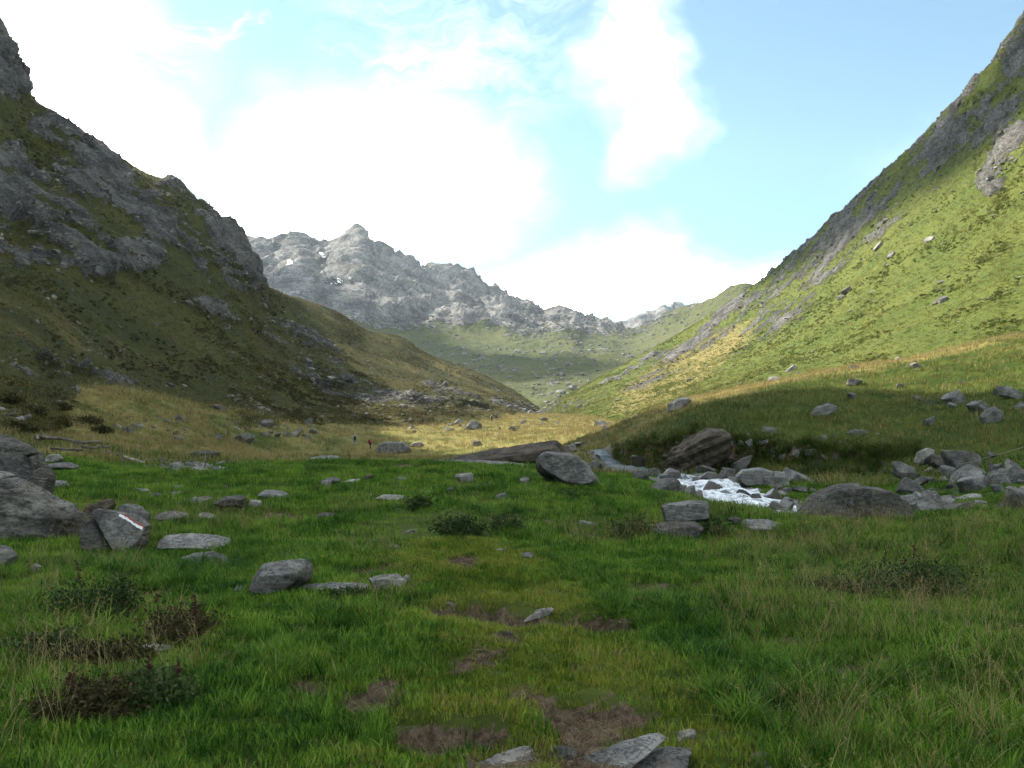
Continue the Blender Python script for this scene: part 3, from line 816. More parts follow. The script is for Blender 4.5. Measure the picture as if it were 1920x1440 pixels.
OR('rock', [(336, 1047), (362, 1037), (400, 1033), (425, 1042), (437, 1053), (425, 1058), (370, 1054)], (385, 1058), .3, M_rock, 'thin grey slab below the wide flat stone', seed=28, top=1.6)
OR('rock', [(84, 862), (92, 852), (112, 851), (120, 860), (112, 868), (88, 868)], (102, 870), .5, M_pale, 'round pale boulder beside the weathered logs', seed=29, sub=4)
OR('rock', [(82, 878), (92, 868), (130, 866), (150, 874), (146, 880), (90, 882)], (115, 884), .7, M_rock, 'flat grey slab below the round pale boulder', seed=30, top=1.6, sub=4)
OR('rock', [(92, 905), (104, 900), (125, 902), (133, 912), (110, 916)], (112, 918), .4, M_rock, 'grey stone behind the boulder pile', seed=31, sub=4)
OR('rock', [(350, 938), (362, 932), (392, 930), (400, 934), (384, 944), (360, 946)], (374, 948), .6, M_pale, 'flat grey stone at the edge of the turf hollow', seed=32, top=1.8, sub=4)
OR('rock', [(396, 945), (420, 931), (450, 927), (464, 932), (460, 950), (425, 954)], (430, 956), .6, M_dark, 'dark rock in the turf hollow', seed=33, sub=5)
OR('rock', [(482, 928), (496, 918), (520, 918), (541, 924), (545, 934), (515, 938), (490, 936)], (514, 938), .6, M_rock, 'lichen speckled boulder right of the turf hollow', seed=34, top=1.2, sub=5)
OR('rock', [(465, 946), (470, 936), (490, 938), (494, 948), (470, 951)], (480, 951), .3, M_pale, 'pale stone leaning before the speckled boulder', seed=35, sub=4)
OR('rock', [(316, 924), (326, 921), (345, 921), (344, 926), (322, 929)], (330, 928), .3, M_pale, 'narrow pale stone beyond the flat stones', seed=36, sub=3, top=1.6)
OR('rock', [(236, 920), (250, 915), (276, 916), (286, 920), (262, 926), (240, 925)], (262, 925), .5, M_rock, 'low grey stone beyond the painted slab', seed=37, sub=4, top=1.6)
OR('rock', [(584, 972), (596, 964), (612, 959), (630, 963), (636, 972), (610, 974)], (610, 974), .4, M_dark, 'dark pointed rock alone in the green turf', seed=38, sub=5)
OR('rock', [(604, 906), (612, 896), (630, 893), (640, 900), (636, 906), (615, 908)], (620, 908), .6, M_rock, 'dark rimmed stone at the left of the crest stones', seed=39, sub=4)
OR('rock', [(638, 904), (660, 898), (678, 897), (676, 903), (650, 907)], (655, 907), .5, M_pale, 'flat pale stone between the crest stones', seed=40, sub=4, top=2)
OR('rock', [(676, 896), (690, 889), (701, 890), (698, 897), (682, 899)], (690, 899), .4, M_brown, 'small brown stone at the right of the crest stones', seed=41, sub=3)
OR('rock', [(702, 934), (718, 927), (745, 927), (766, 932), (752, 939), (716, 939)], (735, 939), .6, M_pale, 'flat pale stone before a leafy clump', seed=42, sub=4, top=2.2)
OR('rock', [(820, 912), (850, 908), (900, 907), (950, 909), (952, 913), (900, 914), (840, 915)], (885, 914), .8, M_pale, 'long low pale rock rib level with the turf', seed=43, sub=5, top=2.4)
OR('rock', [(790, 921), (806, 919), (826, 921), (822, 925), (798, 925)], (808, 925), .3, M_pale, 'short pale stone left of the long rock rib', seed=44, sub=3, top=2)
OR('rock', [(972, 1046), (980, 1036), (994, 1035), (1003, 1042), (998, 1048)], (988, 1049), .25, M_rock, 'round grey stone at the edge of the worn path', seed=45, sub=4)
OR('rock', [(716, 1032), (726, 1022), (744, 1020), (753, 1026), (740, 1032)], (735, 1032), .25, M_rock, 'grey stone sunk in a turf hummock', seed=46, sub=4, top=1.4)
OR('rock', [(919, 1035), (932, 1029), (950, 1027), (953, 1031), (936, 1037)], (935, 1037), .25, M_pale, 'thin pale stone left of the round grey stone', seed=47, sub=3, top=1.8)
OR('rock', [(976, 1108), (990, 1104), (1010, 1104), (1008, 1110), (985, 1112)], (992, 1112), .18, M_pale, 'flat stone in the path above the turf step', seed=48, sub=3, top=2)
# crest and stream side
OR('boulder', [(1003, 878), (1008, 856), (1018, 846), (1045, 847), (1078, 851), (1102, 868), (1126, 896), (1122, 906), (1088, 916), (1050, 906), (1010, 890)], (1070, 914), 1.1, M_rock, 'angular grey boulder standing on the meadow crest', 'boulder', seed=50, top=.35, sub=6, front=.2, strata=.05, sdir=(-.5, .2, .8))
OR('boulder', [(812, 868), (850, 852), (905, 844), (985, 826), (1028, 816), (1044, 820), (1058, 836), (1072, 856), (1060, 872), (940, 876), (840, 876)], (930, 872), 3.2, M_brown, 'long dark wedge shaped outcrop behind the angular boulder', 'boulder', seed=51, top=1.1, sub=6, Y=33, strata=.05, sdir=(-.22, .1, 1))
OR('boulder', [(760, 868), (800, 862), (880, 861), (960, 866), (1005, 872), (1000, 882), (880, 880), (780, 876)], (880, 876), 2.0, M_rock, 'low flat rock shelf before the dark outcrop', 'boulder', seed=52, top=2.2, sub=5, Y=27.5)
OR('boulder', [(1238, 948), (1246, 944), (1290, 938), (1324, 938), (1331, 950), (1329, 976), (1290, 980), (1244, 976)], (1285, 994), .62, M_rock, 'square edged block resting on a flat rock near the stream', 'boulder', seed=53, top=.5, sub=6, front=.05, bury=.05)
OR('rock', [(1214, 994), (1226, 982), (1260, 977), (1305, 977), (1322, 990), (1310, 1006), (1250, 1008), (1218, 1004)], (1265, 1006), .75, M_dark, 'flat dark rock under the square edged block', seed=54, top=1.0, sub=5)
OR('boulder', [(1476, 992), (1492, 960), (1520, 926), (1560, 908), (1605, 906), (1648, 914), (1688, 935), (1704, 965), (1714, 990), (1600, 1000)], (1595, 990), 1.5, M_dark, 'large dark domed boulder behind dry grass by the stream', 'boulder', seed=55, top=.35, sub=6, Y=16.5, strata=.025, sdir=(-.5, .1, .8))
OR('rock', [(1384, 980), (1400, 973), (1440, 973), (1476, 985), (1474, 996), (1420, 998), (1390, 994)], (1430, 996), .8, M_rock, 'low flat grey rock left of the domed boulder', seed=56, top=1.6)
OR('rock', [(1364, 974), (1372, 968), (1388, 970), (1390, 980), (1372, 984)], (1377, 984), .3, M_dark, 'small dark stone left of the low flat rock', seed=57, sub=4)
OR('boulder', [(1246, 874), (1256, 846), (1290, 820), (1330, 803), (1362, 806), (1372, 830), (1356, 862), (1310, 884), (1268, 886)], (1300, 874), 3.0, M_brown, 'brown layered rock jutting from the eroded stream bank', 'boulder', seed=58, top=.4, sub=6, strata=.14, rough=.12, front=-.35, sdir=(-.45, .1, 1), Y=40.5)
OR('boulder', [(1364, 884), (1374, 868), (1392, 858), (1410, 852), (1406, 868), (1390, 884)], (1385, 890), .7, M_rock, 'grey slanted boulder above the white rapids', 'boulder', seed=59)
OR('boulder', [(1378, 894), (1390, 880), (1425, 876), (1452, 884), (1448, 902), (1420, 912), (1392, 908)], (1415, 912), .9, M_wet, 'large wet boulder at the rim of the rapids', 'boulder', seed=60)
OR('boulder', [(1318, 906), (1326, 898), (1340, 899), (1347, 910), (1340, 918), (1324, 917)], (1333, 918), .45, M_wet, 'dark wet rock in the middle of the rapids', 'boulder', seed=61)
OR('rock', [(1482, 856), (1486, 844), (1496, 842), (1500, 850), (1494, 858)], (1490, 858), .3, M_pale, 'whitish stone lodged in the grassy bank', seed=62, sub=4)
OR('boulder', [(1516, 776), (1530, 762), (1552, 755), (1572, 762), (1566, 772), (1540, 782), (1520, 782)], (1543, 782), 1.0, M_rock, 'grey boulder on the green shelf above the stream', 'boulder', seed=63)
OR('rock', [(1585, 812), (1600, 804), (1622, 806), (1628, 814), (1600, 822)], (1605, 822), .7, M_rock, 'flat stone on the lower green shelf', seed=64, sub=4)
OR('boulder', [(1714, 864), (1720, 848), (1738, 839), (1752, 843), (1750, 858), (1735, 870), (1720, 870)], (1733, 870), .6, M_pale, 'tall pale block in the scree above the stream', 'boulder', seed=65)
OR('boulder', [(1744, 868), (1750, 854), (1768, 852), (1776, 862), (1770, 874), (1750, 876)], (1760, 876), .6, M_dark, 'dark round block beside the tall pale block', 'boulder', seed=66)
OR('rock', [(1670, 884), (1680, 872), (1694, 869), (1696, 878), (1680, 888)], (1683, 888), .4, M_pale, 'oval pale stone left of the scree', seed=67, sub=4)
OR('boulder', [(702, 846), (708, 834), (722, 828), (756, 828), (770, 838), (771, 848), (740, 852), (708, 851)], (738, 850), 2.5, M_rock, 'flat topped boulder beside the walker in red', 'boulder', seed=68, top=.7)
OR('rock', [(572, 868), (584, 858), (606, 853), (632, 854), (654, 866), (630, 872)], (612, 872), 1.2, M_rock, 'low domed rock behind the meadow crest', seed=69, top=1.0, Y=28.5)
OR('boulder', [(356, 852), (364, 846), (392, 844), (412, 848), (413, 857), (380, 860), (360, 858)], (384, 860), 1.2, M_dark, 'dark layered boulder in the dry grass by the fence', 'boulder', seed=70, strata=.08)
OR('boulder', [(767, 836), (775, 829), (790, 828), (796, 834), (788, 839)], (781, 838), 1.6, M_rock, 'low boulder right of the flat topped boulder', 'boulder', seed=71, sub=4)
OR('boulder', [(882, 834), (888, 827), (900, 826), (906, 833), (896, 838)], (893, 837), 1.2, M_rock, 'round boulder alone in the sunny meadow', 'boulder', seed=72, sub=4)
OR('boulder', [(1248, 770), (1254, 756), (1272, 746), (1290, 745), (1298, 752), (1280, 766), (1262, 772)], (1272, 769), 2.0, M_pale, 'sunlit whitish boulder where the bank meets the meadow', 'boulder', seed=73)

# painted trail mark lying on the slab's face
bpy.context.view_layer.update()


def on_rock(o, px, py):
    inv = o.matrix_world.inverted()
    a = inv @ Vector((0, 0, CZ)); b = inv @ Vector(P3(px, py, 50))
    d = (b - a).normalized()
    ok, loc, nor, _ = o.ray_cast(a, d)
    return (loc + nor * 0.004) if ok else None


def paint(name, a, b, w, mat):
    V, Fc = [], []; n = 14
    dx, dy = b[0] - a[0], b[1] - a[1]; Ln = math.hypot(dx, dy)
    for i in range(n + 1):
        u = i / n; row = []
        for s in (-1, 0, 1):
            wob = w * (1 + 0.3 * math.sin(9 * u + s) + .25 * math.sin(31 * u + 2 * s))
            q = on_rock(paint_rock, a[0] + dx * u - dy / Ln * wob * s, a[1] + dy * u + dx / Ln * wob * s)
            row.append(q)
        if any(q is None for q in row): continue
        V += row
    for i in range(len(V) // 3 - 1):
        for s in (0, 1): Fc.append((3 * i + s, 3 * i + s + 1, 3 * i + s + 4, 3 * i + s + 3))
    if Fc: link(name, raw_mesh(name, V, Fc, mat), paint_rock)


def mat_plain(name, col, rough=0.8, var=0.25, s=8.0):
    m, t, b, out = new_mat(name)
    pos = t.new('ShaderNodeTexCoord').outputs['Object']
    n = t.noise(pos, s, 4, 0.6)
    c2 = tuple(x * (1 - var) for x in col)
    t.l.new(t.mix(t.mapr(n, 0.35, 0.65), col, c2), b.inputs['Base Color']); b.inputs['Roughness'].default_value = rough
    return m


paint('white_stripe', (224, 965), (267, 992), 2.3, mat_plain('white_paint', (0.8, 0.8, 0.82), 0.6, .15, 40))
paint('red_stripe', (231, 964), (270, 988), 1.3, mat_plain('red_paint', (0.42, 0.10, 0.09), 0.6, .3, 40))

# pools of rock shapes shared by the repeats
pool = [rand_rock('rock_shape', 100 + i, M_rock, f) for i, f in enumerate((.35, .45, .5, .6, .7, .8, .4, .55))]
poolw = [rand_rock('wet_rock_shape', 140 + i, M_wet, f) for i, f in enumerate((.5, .6, .7, .8))]
poolp = [rand_rock('pale_rock_shape', 160 + i, M_pale, f) for i, f in enumerate((.4, .5, .7))]
poolf = [rand_rock('slope_rock_shape', 180 + i, M_rockfar, f) for i, f in enumerate((.35, .45, .55, .7, .3, .6))]
rng = random.Random(5)


_used = {}
LOOK = {}
for lst, col in ((pool, 'grey'), (poolw, 'dark wet'), (poolp, 'pale'), (poolf, 'weathered grey')):
    for me_ in lst:
        z = np.array([v.co.z for v in me_.vertices]); f_ = np.ptp(z)
        LOOK[me_.name] = col + (' thin slab' if f_ < .42 else ' flat rock' if f_ < .52 else ' angular block' if f_ < .66 else ' tall block')
# words that place a stone beside something one can find
LAND = [((527, 1080), 'by the thick grey slab'), ((230, 985), 'by the painted slab'), ((1005, 1150), 'by the eroded turf step'), ((860, 980), 'by the dark green bush'), ((1150, 1400), 'by the long slab at the bottom'), ((690, 1310), 'by the soil patch beside the path'),
        ((430, 930), 'by the turf hollow'), ((1720, 1090), 'by the wide thistle bed'), ((620, 900), 'by the crest stones'), ((1070, 880), 'by the angular boulder'), ((1290, 960), 'by the square edged block'), ((1600, 950), 'by the domed boulder'), ((1310, 830), 'under the brown layered bank rock'), ((1340, 910), 'beside the white rapids'),
        ((1440, 960), 'below the white rapids'), ((1180, 865), 'upstream where the water is narrow'), ((1735, 855), 'by the tall pale scree block'), ((1854, 870), 'by the weathered post in the scree'), ((1820, 930), 'in the lower scree'),
        ((1543, 768), 'by the shelf boulder'), ((1700, 760), 'in the middle of the green shelf'), ((1860, 720), 'high on the green shelf'), ((1275, 760), 'by the sunlit whitish boulder'), ((680, 830), 'by the two near walkers'),
        ((738, 835), 'by the flat topped boulder'), ((925, 785), 'by the two distant walkers'), ((385, 850), 'by the dark layered boulder'), ((560, 815), 'in the rubble heap on the dry meadow'), ((250, 850), 'behind the fence and logs'),
        ((1140, 800), 'where the stream leaves the sunny meadow'), ((830, 800), 'in the middle of the sunny meadow'), ((430, 460), 'under the layered cliff nose'), ((80, 430), 'under the dark left cliff'), ((560, 640), 'on the middle of the shaded slope'),
        ((780, 730), 'low on the shaded slope near the valley mouth'), ((250, 720), 'on the heath slope above the fence'), ((440, 700), 'on the lower shaded slope'), ((1250, 690), 'in the scree of the sunlit slope'),
        ((1480, 660), 'on the lower sunlit slope'), ((1700, 560), 'on the middle of the sunlit slope'), ((1850, 480), 'high on the sunlit slope'), ((1500, 560), 'near the ridge of the sunlit slope'), ((330, 880), 'in the strip of stones by the fence')]


def rock_label(me, size, loc, ok=None):
    px_, py_ = 960 + loc[0] / loc[1] * F, HY - (loc[2] - CZ) / loc[1] * F
    wpx = size / loc[1] * F
    w = 'tiny' if wpx < 12 else 'small' if wpx < 20 else 'middling' if wpx < 34 else 'large'
    pl = min(LAND, key=lambda q: (q[0][0] - px_) ** 2 + (2 * (q[0][1] - py_)) ** 2)
    lab = '%s %s %s' % (w, LOOK[me.name], pl[1])
    n_ = _used.setdefault(lab, []); n_.append(px_)
    return lab


rock_objs = []


def put_rock(me, loc, size, group, name='rock', tilt=0.35, nrm=None):
    o = link(name, me)
    z = Vector(nrm) if nrm is not None else Vector((0, 0, 1))
    q = z.to_track_quat('Z', 'Y') if nrm is not None else Matrix.Identity(3).to_quaternion()
    e = Matrix.Rotation(rng.uniform(0, 6.28), 3, 'Z') @ Matrix.Rotation(rng.gauss(0, tilt), 3, 'X') @ Matrix.Rotation(rng.gauss(0, tilt), 3, 'Y')
    o.rotation_euler = (q.to_matrix() @ e).to_euler()
    o.scale = (size * rng.uniform(.85, 1.2), size * rng.uniform(.85, 1.2), size * rng.uniform(.85, 1.2))
    o.location = Vector(loc) + z * size * 0.12
    lab = rock_label(me, size, loc)
    tag(o, lab, 'rock', group); rock_objs.append((o, 960 + loc[0] / loc[1] * F))
    return o


def finish_labels():
    """stones that would share a label are told apart by their order from the left of the picture"""
    by = {}
    for o, x_ in rock_objs: by.setdefault(o['label'], []).append((x_, o))
    word = ['leftmost', 'second from left', 'third from left', 'fourth from left', 'fifth from left', 'sixth from left', 'seventh from left', 'eighth from left', 'ninth from left', 'tenth from left']
    for lab, lst in by.items():
        if len(lst) < 2: continue
        lab_ = lab
        lst.sort(key=lambda q: q[0])
        for k_, (_, o) in enumerate(lst):
            if k_ < len(word): o['label'] = word[k_] + ' ' + lab if k_ == 0 else lab + ', ' + word[k_] if len((lab + ' ' + word[k_]).split()) <= 16 else word[k_].replace(' from left', '') + ' ' + lab


def gpt(x, y): return (x, y, float(g_at([x], [y])[0]))


# stones crowding the stream bed
loose = []
for i in range(150):
    k = rng.choices(range(len(stream_c) - 1), weights=[1, 2, 5, 6, 6, 5, 6, 6, 4, 4, 4, 1])[0]
    u = rng.random(); p = stream_c[k] * (1 - u) + stream_c[k + 1] * u
    v = stream_c[k + 1] - stream_c[k]; n = np.array((-v[1], v[0])) / (math.hypot(v[0], v[1]) + 1e-6)
    near = rng.random() < (0.30 if 4 <= k <= 7 else 0.5)
    side = -1 if near else 1
    if (p[1] + n[1] * side) > p[1]: side = side if not near else -side
    elif not near: side = -side
    off = side * (rng.uniform(1.05, 1.6) + abs(rng.gauss(0, 0.9)))
    x, y = p[0] + n[0] * off, p[1] + n[1] * off
    wet = abs(off) < 1.6
    sz = min(1.25, rng.lognormvariate(-0.65, 0.5)) * (0.6 if near and 4 <= k <= 7 else 1)
    if i < 84: put_rock(rng.choice(poolw if wet else pool), gpt(x, y), max(sz, .3), 'stones along the stream')
    else: loose.append((x, y, .45 * sz))
for i in range(11):
    u = rng.uniform(4.0, 7.2); k = int(u); u -= k; p = stream_c[k] * (1 - u) + stream_c[k + 1] * u
    x, y = p[0] + rng.uniform(-.9, .9), p[1] + rng.uniform(-.7, .7)
    put_rock(rng.choice(poolw), (x, y, float(g_at([x], [y])[0]) + .18), rng.uniform(.35, .7), 'stones along the stream')
# scree stones and bank stones on the far side of the stream
for i in range(90):
    q = g_ray(rng.uniform(1690, 1930), rng.gauss(915, 26), 18)
    if i < 34: put_rock(rng.choice(pool), q, rng.lognormvariate(-0.75, .45), 'scree stones beyond the stream')
    else: loose.append((q[0], q[1], rng.lognormvariate(-1.5, .4)))
for i in range(190):
    q = g_ray(rng.uniform(1200, 1700), rng.uniform(815, 895), 30)
    if i < 14: put_rock(rng.choice(pool + poolp), q, rng.lognormvariate(-.8, .3), 'stones in the stream bank')
    else: loose.append((q[0], q[1], rng.lognormvariate(-1.4, .4)))
for i in range(18):
    q = g_ray(rng.uniform(1560, 1920), rng.uniform(690, 800), 40)
    put_rock(rng.choice(pool), q, rng.lognormvariate(-.5, .45), 'rocks on the green shelf')
# meadow rocks in straw-coloured grass
clus = [(560, 815), (480, 800), (350, 812), (610, 800), (200, 815), (430, 822), (240, 800), (830, 800), (690, 795), (900, 803), (1140, 800), (330, 790), (300, 838), (530, 812), (870, 795), (760, 800), (1000, 800)]
for i in range(170):
    c = rng.choice(clus); px, py = rng.gauss(c[0], 34), rng.gauss(c[1], 5)
    q = g_ray(px, max(py, 786), 40, 330)
    sz = min(4.2, max(.5, q[1] / F * rng.lognormvariate(2.6, .4)))
    if i < 56: put_rock(rng.choice(pool + poolf), q, sz, 'rocks on the meadow')
    else: loose.append((q[0], q[1], sz * .5))
for i in range(26):
    q = g_ray(rng.uniform(250, 1350), 880 + 330 * rng.random() ** 1.6)
    put_rock(rng.choice(poolp + pool), q - np.array((0, 0, .02)), max(.07, q[1] / F * rng.uniform(12, 34)), 'half buried stones in the near turf', tilt=.15)
for i in range(60):
    q = g_ray(rng.uniform(300, 420), rng.uniform(872, 884), 20); loose.append((q[0], q[1], rng.uniform(.08, .4)))


# ------------------------------------------------------------------ scatter (ground cover)
def scatter(name, pts, rots, scl, protos, label, idx=None, kind='stuff'):
    n = len(pts)
    me = bpy.data.meshes.new(name); me.vertices.add(n)
    me.vertices.foreach_set('co', np.ascontiguousarray(pts, np.float32).ravel())
    a = me.attributes.new('turn', 'FLOAT_VECTOR', 'POINT'); a.data.foreach_set('vector', np.ascontiguousarray(rots, np.float32).ravel())
    a = me.attributes.new('size', 'FLOAT', 'POINT'); a.data.foreach_set('value', np.ascontiguousarray(scl, np.float32))
    a = me.attributes.new('pick', 'INT', 'POINT')
    a.data.foreach_set('value', np.ascontiguousarray(_rs.randint(0, len(protos), n) if idx is None else idx, np.int32))
    o = link(name, me); tag(o, label, None, None, kind)
    col = bpy.data.collections.new(name + '_kinds')
    for j, p in enumerate(protos):
        col.objects.link(bpy.data.objects.new('%s_kind_%02d' % (name, j), p))
    ng = bpy.data.node_groups.new(name, 'GeometryNodeTree')
    ng.interface.new_socket('Geometry', in_out='INPUT', socket_type='NodeSocketGeometry')
    ng.interface.new_socket('Geometry', in_out='OUTPUT', socket_type='NodeSocketGeometry')
    gi = ng.nodes.new('NodeGroupInput'); go = ng.nodes.new('NodeGroupOutput')
    ci = ng.nodes.new('GeometryNodeCollectionInfo'); ci.inputs['Collection'].default_value = col
    ci.inputs['Separate Children'].default_value = True; ci.inputs['Reset Children'].default_value = True
    ip = ng.nodes.new('GeometryNodeInstanceOnPoints'); ip.inputs['Pick Instance'].default_value = True

    def na(nm, ty):
        nd = ng.nodes.new('GeometryNodeInputNamedAttribute'); nd.data_type = ty; nd.inputs['Name'].default_value = nm
        return [s for s in nd.outputs if s.enabled and s.name == 'Attribute'][0]
    ng.links.new(gi.outputs[0], ip.inputs['Points']); ng.links.new(ci.outputs[0], ip.inputs['Instance'])
    ng.links.new(na('pick', 'INT'), ip.inputs['Instance Index']); ng.links.new(na('turn', 'FLOAT_VECTOR'), ip.inputs['Rotation'])
    ng.links.new(na('size', 'FLOAT'), ip.inputs['Scale']); ng.links.new(ip.outputs[0], go.inputs[0])
    md = o.modifiers.new('scatter', 'NODES'); md.node_group = ng
    return o


def mat_blade(name, cols, straw, amt, trans=0.22, sc_=0.5):
    m, t, b, out = new_mat(name)
    oi = t.new('ShaderNodeObjectInfo')
    pos = t.new('ShaderNodeNewGeometry').outputs['Position']
    n = t.noise(pos, sc_, 3, 0.6)
    tone = t.attr('tone')
    f = t.math('ADD', t.math('ADD', t.math('MULTIPLY', oi.outputs['Random'], 0.9), t.math('MULTIPLY', t.math('SUBTRACT', n, 0.5), 2.6)), t.math('MULTIPLY', tone, 0.6))
    c = t.mix(t.mapr(f, 0.20, 1.30, smooth=False), cols[0], cols[1])
    rv = t.math('FRACT', t.math('ADD', t.math('MULTIPLY', oi.outputs['Random'], 17.31), t.math('MULTIPLY', tone, 7.7)))
    c = t.mix(t.mapr(t.math('ADD', rv, t.math('MULTIPLY', t.math('SUBTRACT', n, .5), 0.9)), 1 - amt, 1.06 - amt), c, straw)
    t.l.new(c, b.inputs['Base Color']); b.inputs['Roughness'].default_value = 0.5; b.inputs['Specular IOR Level'].default_value = 0.07
    tr = t.new('ShaderNodeBsdfTranslucent'); t.l.new(c, tr.inputs['Color'])
    mx = t.new('ShaderNodeMixShader'); mx.inputs[0].default_value = trans
    t.l.new(b.outputs[0], mx.inputs[1]); t.l.new(tr.outputs[0], mx.inputs[2]); t.l.new(mx.outputs[0], out.inputs['Surface'])
    return m


def blades(name, n, rad, h0, h1, w, bend, mat, seed, lean=0.25, seg=3, head=0):
    rs = np.random.RandomState(seed); V, Fc, T = [], [], []
    for _ in range(n):
        r = rad * math.sqrt(rs.rand()); a = rs.uniform(0, 6.283); x, y = r * math.cos(a), r * math.sin(a)
        az = rs.uniform(0, 6.283); h = rs.uniform(h0, h1); ln = lean * rs.rand(); bd = bend * rs.uniform(.3, 1)
        d = np.array((math.cos(az), math.sin(az), 0)); sd = np.array((-d[1], d[0], 0))
        base = len(V)
        for k in range(seg + 1):
            u = k / seg
            p = np.array((x, y, 0)) + d * h * (ln * u + bd * u * u) + np.array((0, 0, h * (u - 0.35 * bd * u * u)))
            ww = w * (1 - u ** 1.5) * 0.5 if not head else w * 0.5 * (1 - .5 * u)
            if k == seg and not head: V.append(p)
            else: V += [p - sd * ww, p + sd * ww]
        for k in range(seg):
            i = base + 2 * k
            if k == seg - 1 and not head: Fc.append((i, i + 1, i + 2))
            else: Fc.append((i, i + 1, i + 3, i + 2))
        if head:   # a loose feathery seed head
            for _k in range(head):
                u = rs.uniform(0.74, 1.03)
                p = np.array((x, y, 0)) + d * h * (ln * u + bd * u * u) + np.array((0, 0, h * (u - 0.35 * bd * u * u)))
                q = p + rs.normal(size=3) * h * 0.03 + np.array((0, 0, h * .03))
                s2 = rs.normal(size=3) * w * 1.0
                i = len(V); V += [p, (p + q) / 2 + s2, q]; Fc.append((i, i + 1, i + 2))
        T += [rs.rand()] * (len(Fc) - len(T))
    return raw_mesh(name, V, Fc, mat, tone=T)


M_turf = mat_blade('turf_blade', ((0.014, 0.062, 0.009), (0.190, 0.325, 0.034)), (0.30, 0.24, 0.08), 0.06, sc_=0.9)
M_turfy = mat_blade('worn_turf_blade', ((0.080, 0.130, 0.010), (0.290, 0.310, 0.045)), (0.30, 0.23, 0.09), 0.10, sc_=0.9)
M_tall = mat_blade('tall_blade', ((0.014, 0.060, 0.007), (0.155, 0.275, 0.028)), (0.26, 0.21, 0.08), 0.08)
M_straw = mat_blade('straw_blade', ((0.20, 0.155, 0.06), (0.36, 0.28, 0.12)), (0.34, 0.27, 0.14), 0.2)
M_mead = mat_blade('meadow_blade', ((0.055, 0.090, 0.018), (0.17, 0.19, 0.045)), (0.25, 0.195, 0.075), 0.3, sc_=0.12)
rs = np.random.RandomState(21)


def region(n, y0, y1, spread=0.64, extra=4.2, pw=2.0):
    """random ground points in a strip, even per area"""
    a_, b_ = spread / 2, extra                      # inverse of the area swept by a strip that widens with distance
    q0, q1 = a_ * y0 ** 2 + b_ * y0, a_ * y1 ** 2 + b_ * y1
    q = q0 + rs.rand(n) * (q1 - q0)
    y = (-b_ + np.sqrt(b_ * b_ + 4 * a_ * q)) / (2 * a_)
    x = (rs.rand(n) * 2 - 1) * (spread * y + extra)
    return x, y


def turn(n, tilt=0.15): return np.stack([rs.normal(0, tilt, n), rs.normal(0, tilt, n), rs.uniform(0, 6.283, n)], 1)


def place(name, x, y, keep, smin, smax, protos, label, tilt=0.15, sclmul=None):
    keep = keep & ~in_rock(x, y)
    x, y = x[keep], y[keep]; n = len(x)
    p = np.stack([x, y, g_at(x, y) - 0.005], 1)
    s = rs.uniform(smin, smax, n)
    if sclmul is not None: s *= sclmul[keep]
    return scatter(name, p, turn(n, tilt), s, protos, label)


turf_p = [blades('turf', 18, .06, .025, .070, .0060, .55, M_turf, i) for i in range(5)]
worn_p = [blades('worn_turf', 20, .06, .024, .055, .0055, .5, M_turfy, 20 + i) for i in range(4)]
tuft_p = [blades('tuft', 34, .06, .09, .21, .0062, .75, M_tall, 40 + i, .45, 4) for i in range(5)]
stem_p = [blades('stem', 7, .09, .22, .45, .0026, .55, M_straw, 60 + i, .35, 4, 5) for i in range(6)]
turfB_p = [blades('turf_wide', 20, .14, .045, .115, .010, .5, M_turf, 80 + i) for i in range(4)]
meadC_p = [blades('meadow_tuft', 14, .25, .10, .28, .022, .5, M_mead, 90 + i) for i in range(4)]
strawC_p = [blades('straw_tuft', 14, .28, .16, .42, .018, .5, M_straw, 100 + i) for i in range(4)]

x, y = region(105000, 2.6, 12.5)
so, wn = soil(x, y), worn(x, y)
hum = fbm(np.stack([x, y, x * 0 + 2], 1), 0.8, 3)
r = rs.rand(len(x))
mul = 1.0 + 0.7 * np.clip(hum, -.25, .6)
place('turf_grass', x, y, (so < .20) & (r > wn * 0.9), .8, 1.5, turf_p, 'short green turf over the near meadow', sclmul=mul)
place('worn_grass', x, y, (so < .2) & (r <= wn * 0.9), .8, 1.4, worn_p, 'short yellowish grass along the worn path')
x, y = region(15500, 2.6, 15)
px = 960 + x / y * F
den = fbm(np.stack([x, y, x * 0 + 12], 1), 0.55, 3) + 0.22 * sstep(px, 1150, 1500) + 0.10 * sstep(px, 700, 300)
place('tuft_grass', x, y, (soil(x, y) < .35) & (den > 0.17) & (worn(x, y) < .4), .55, 1.1, tuft_p, 'longer dark green grass tufts over the near meadow')
M_deadg = mat_blade('dead_grass_blade', ((0.055, 0.036, 0.022), (0.22, 0.155, 0.09)), (0.33, 0.26, 0.16), 0.15)
dead_p = [blades('dead_blades', 10, .06, .02, .07, .004, 1.6, M_deadg, 130 + i, 1.2) for i in range(4)]
x, y = region(66000, 2.9, 11)
place('dead_grass', x, y, soil(x, y) > .2, .6, 1.2, dead_p, 'trampled dead grass and roots on the bare soil', .5)
grit_p = [rand_rock('grit', 240 + i, M_pale if i else M_rock, .6, 2) for i in range(3)]
x, y = region(9000, 2.9, 11)
k_ = (soil(x, y) > .35); x, y = x[k_], y[k_]
scatter('soil_gravel', np.stack([x, y, g_at(x, y)], 1), turn(len(x), .4), np.minimum(.05, rs.lognormal(-4.4, .5, len(x))), grit_p, 'grit and small stones on the bare soil')
hum_p = [blades('hummock', 70, .13, .06, .24, .008, .95, M_tall, 170 + i, .8, 4) for i in range(4)]
x, y = region(9000, 3.2, 27)
hn = fbm(np.stack([x, y, x * 0 + 33], 1), 0.42, 4)
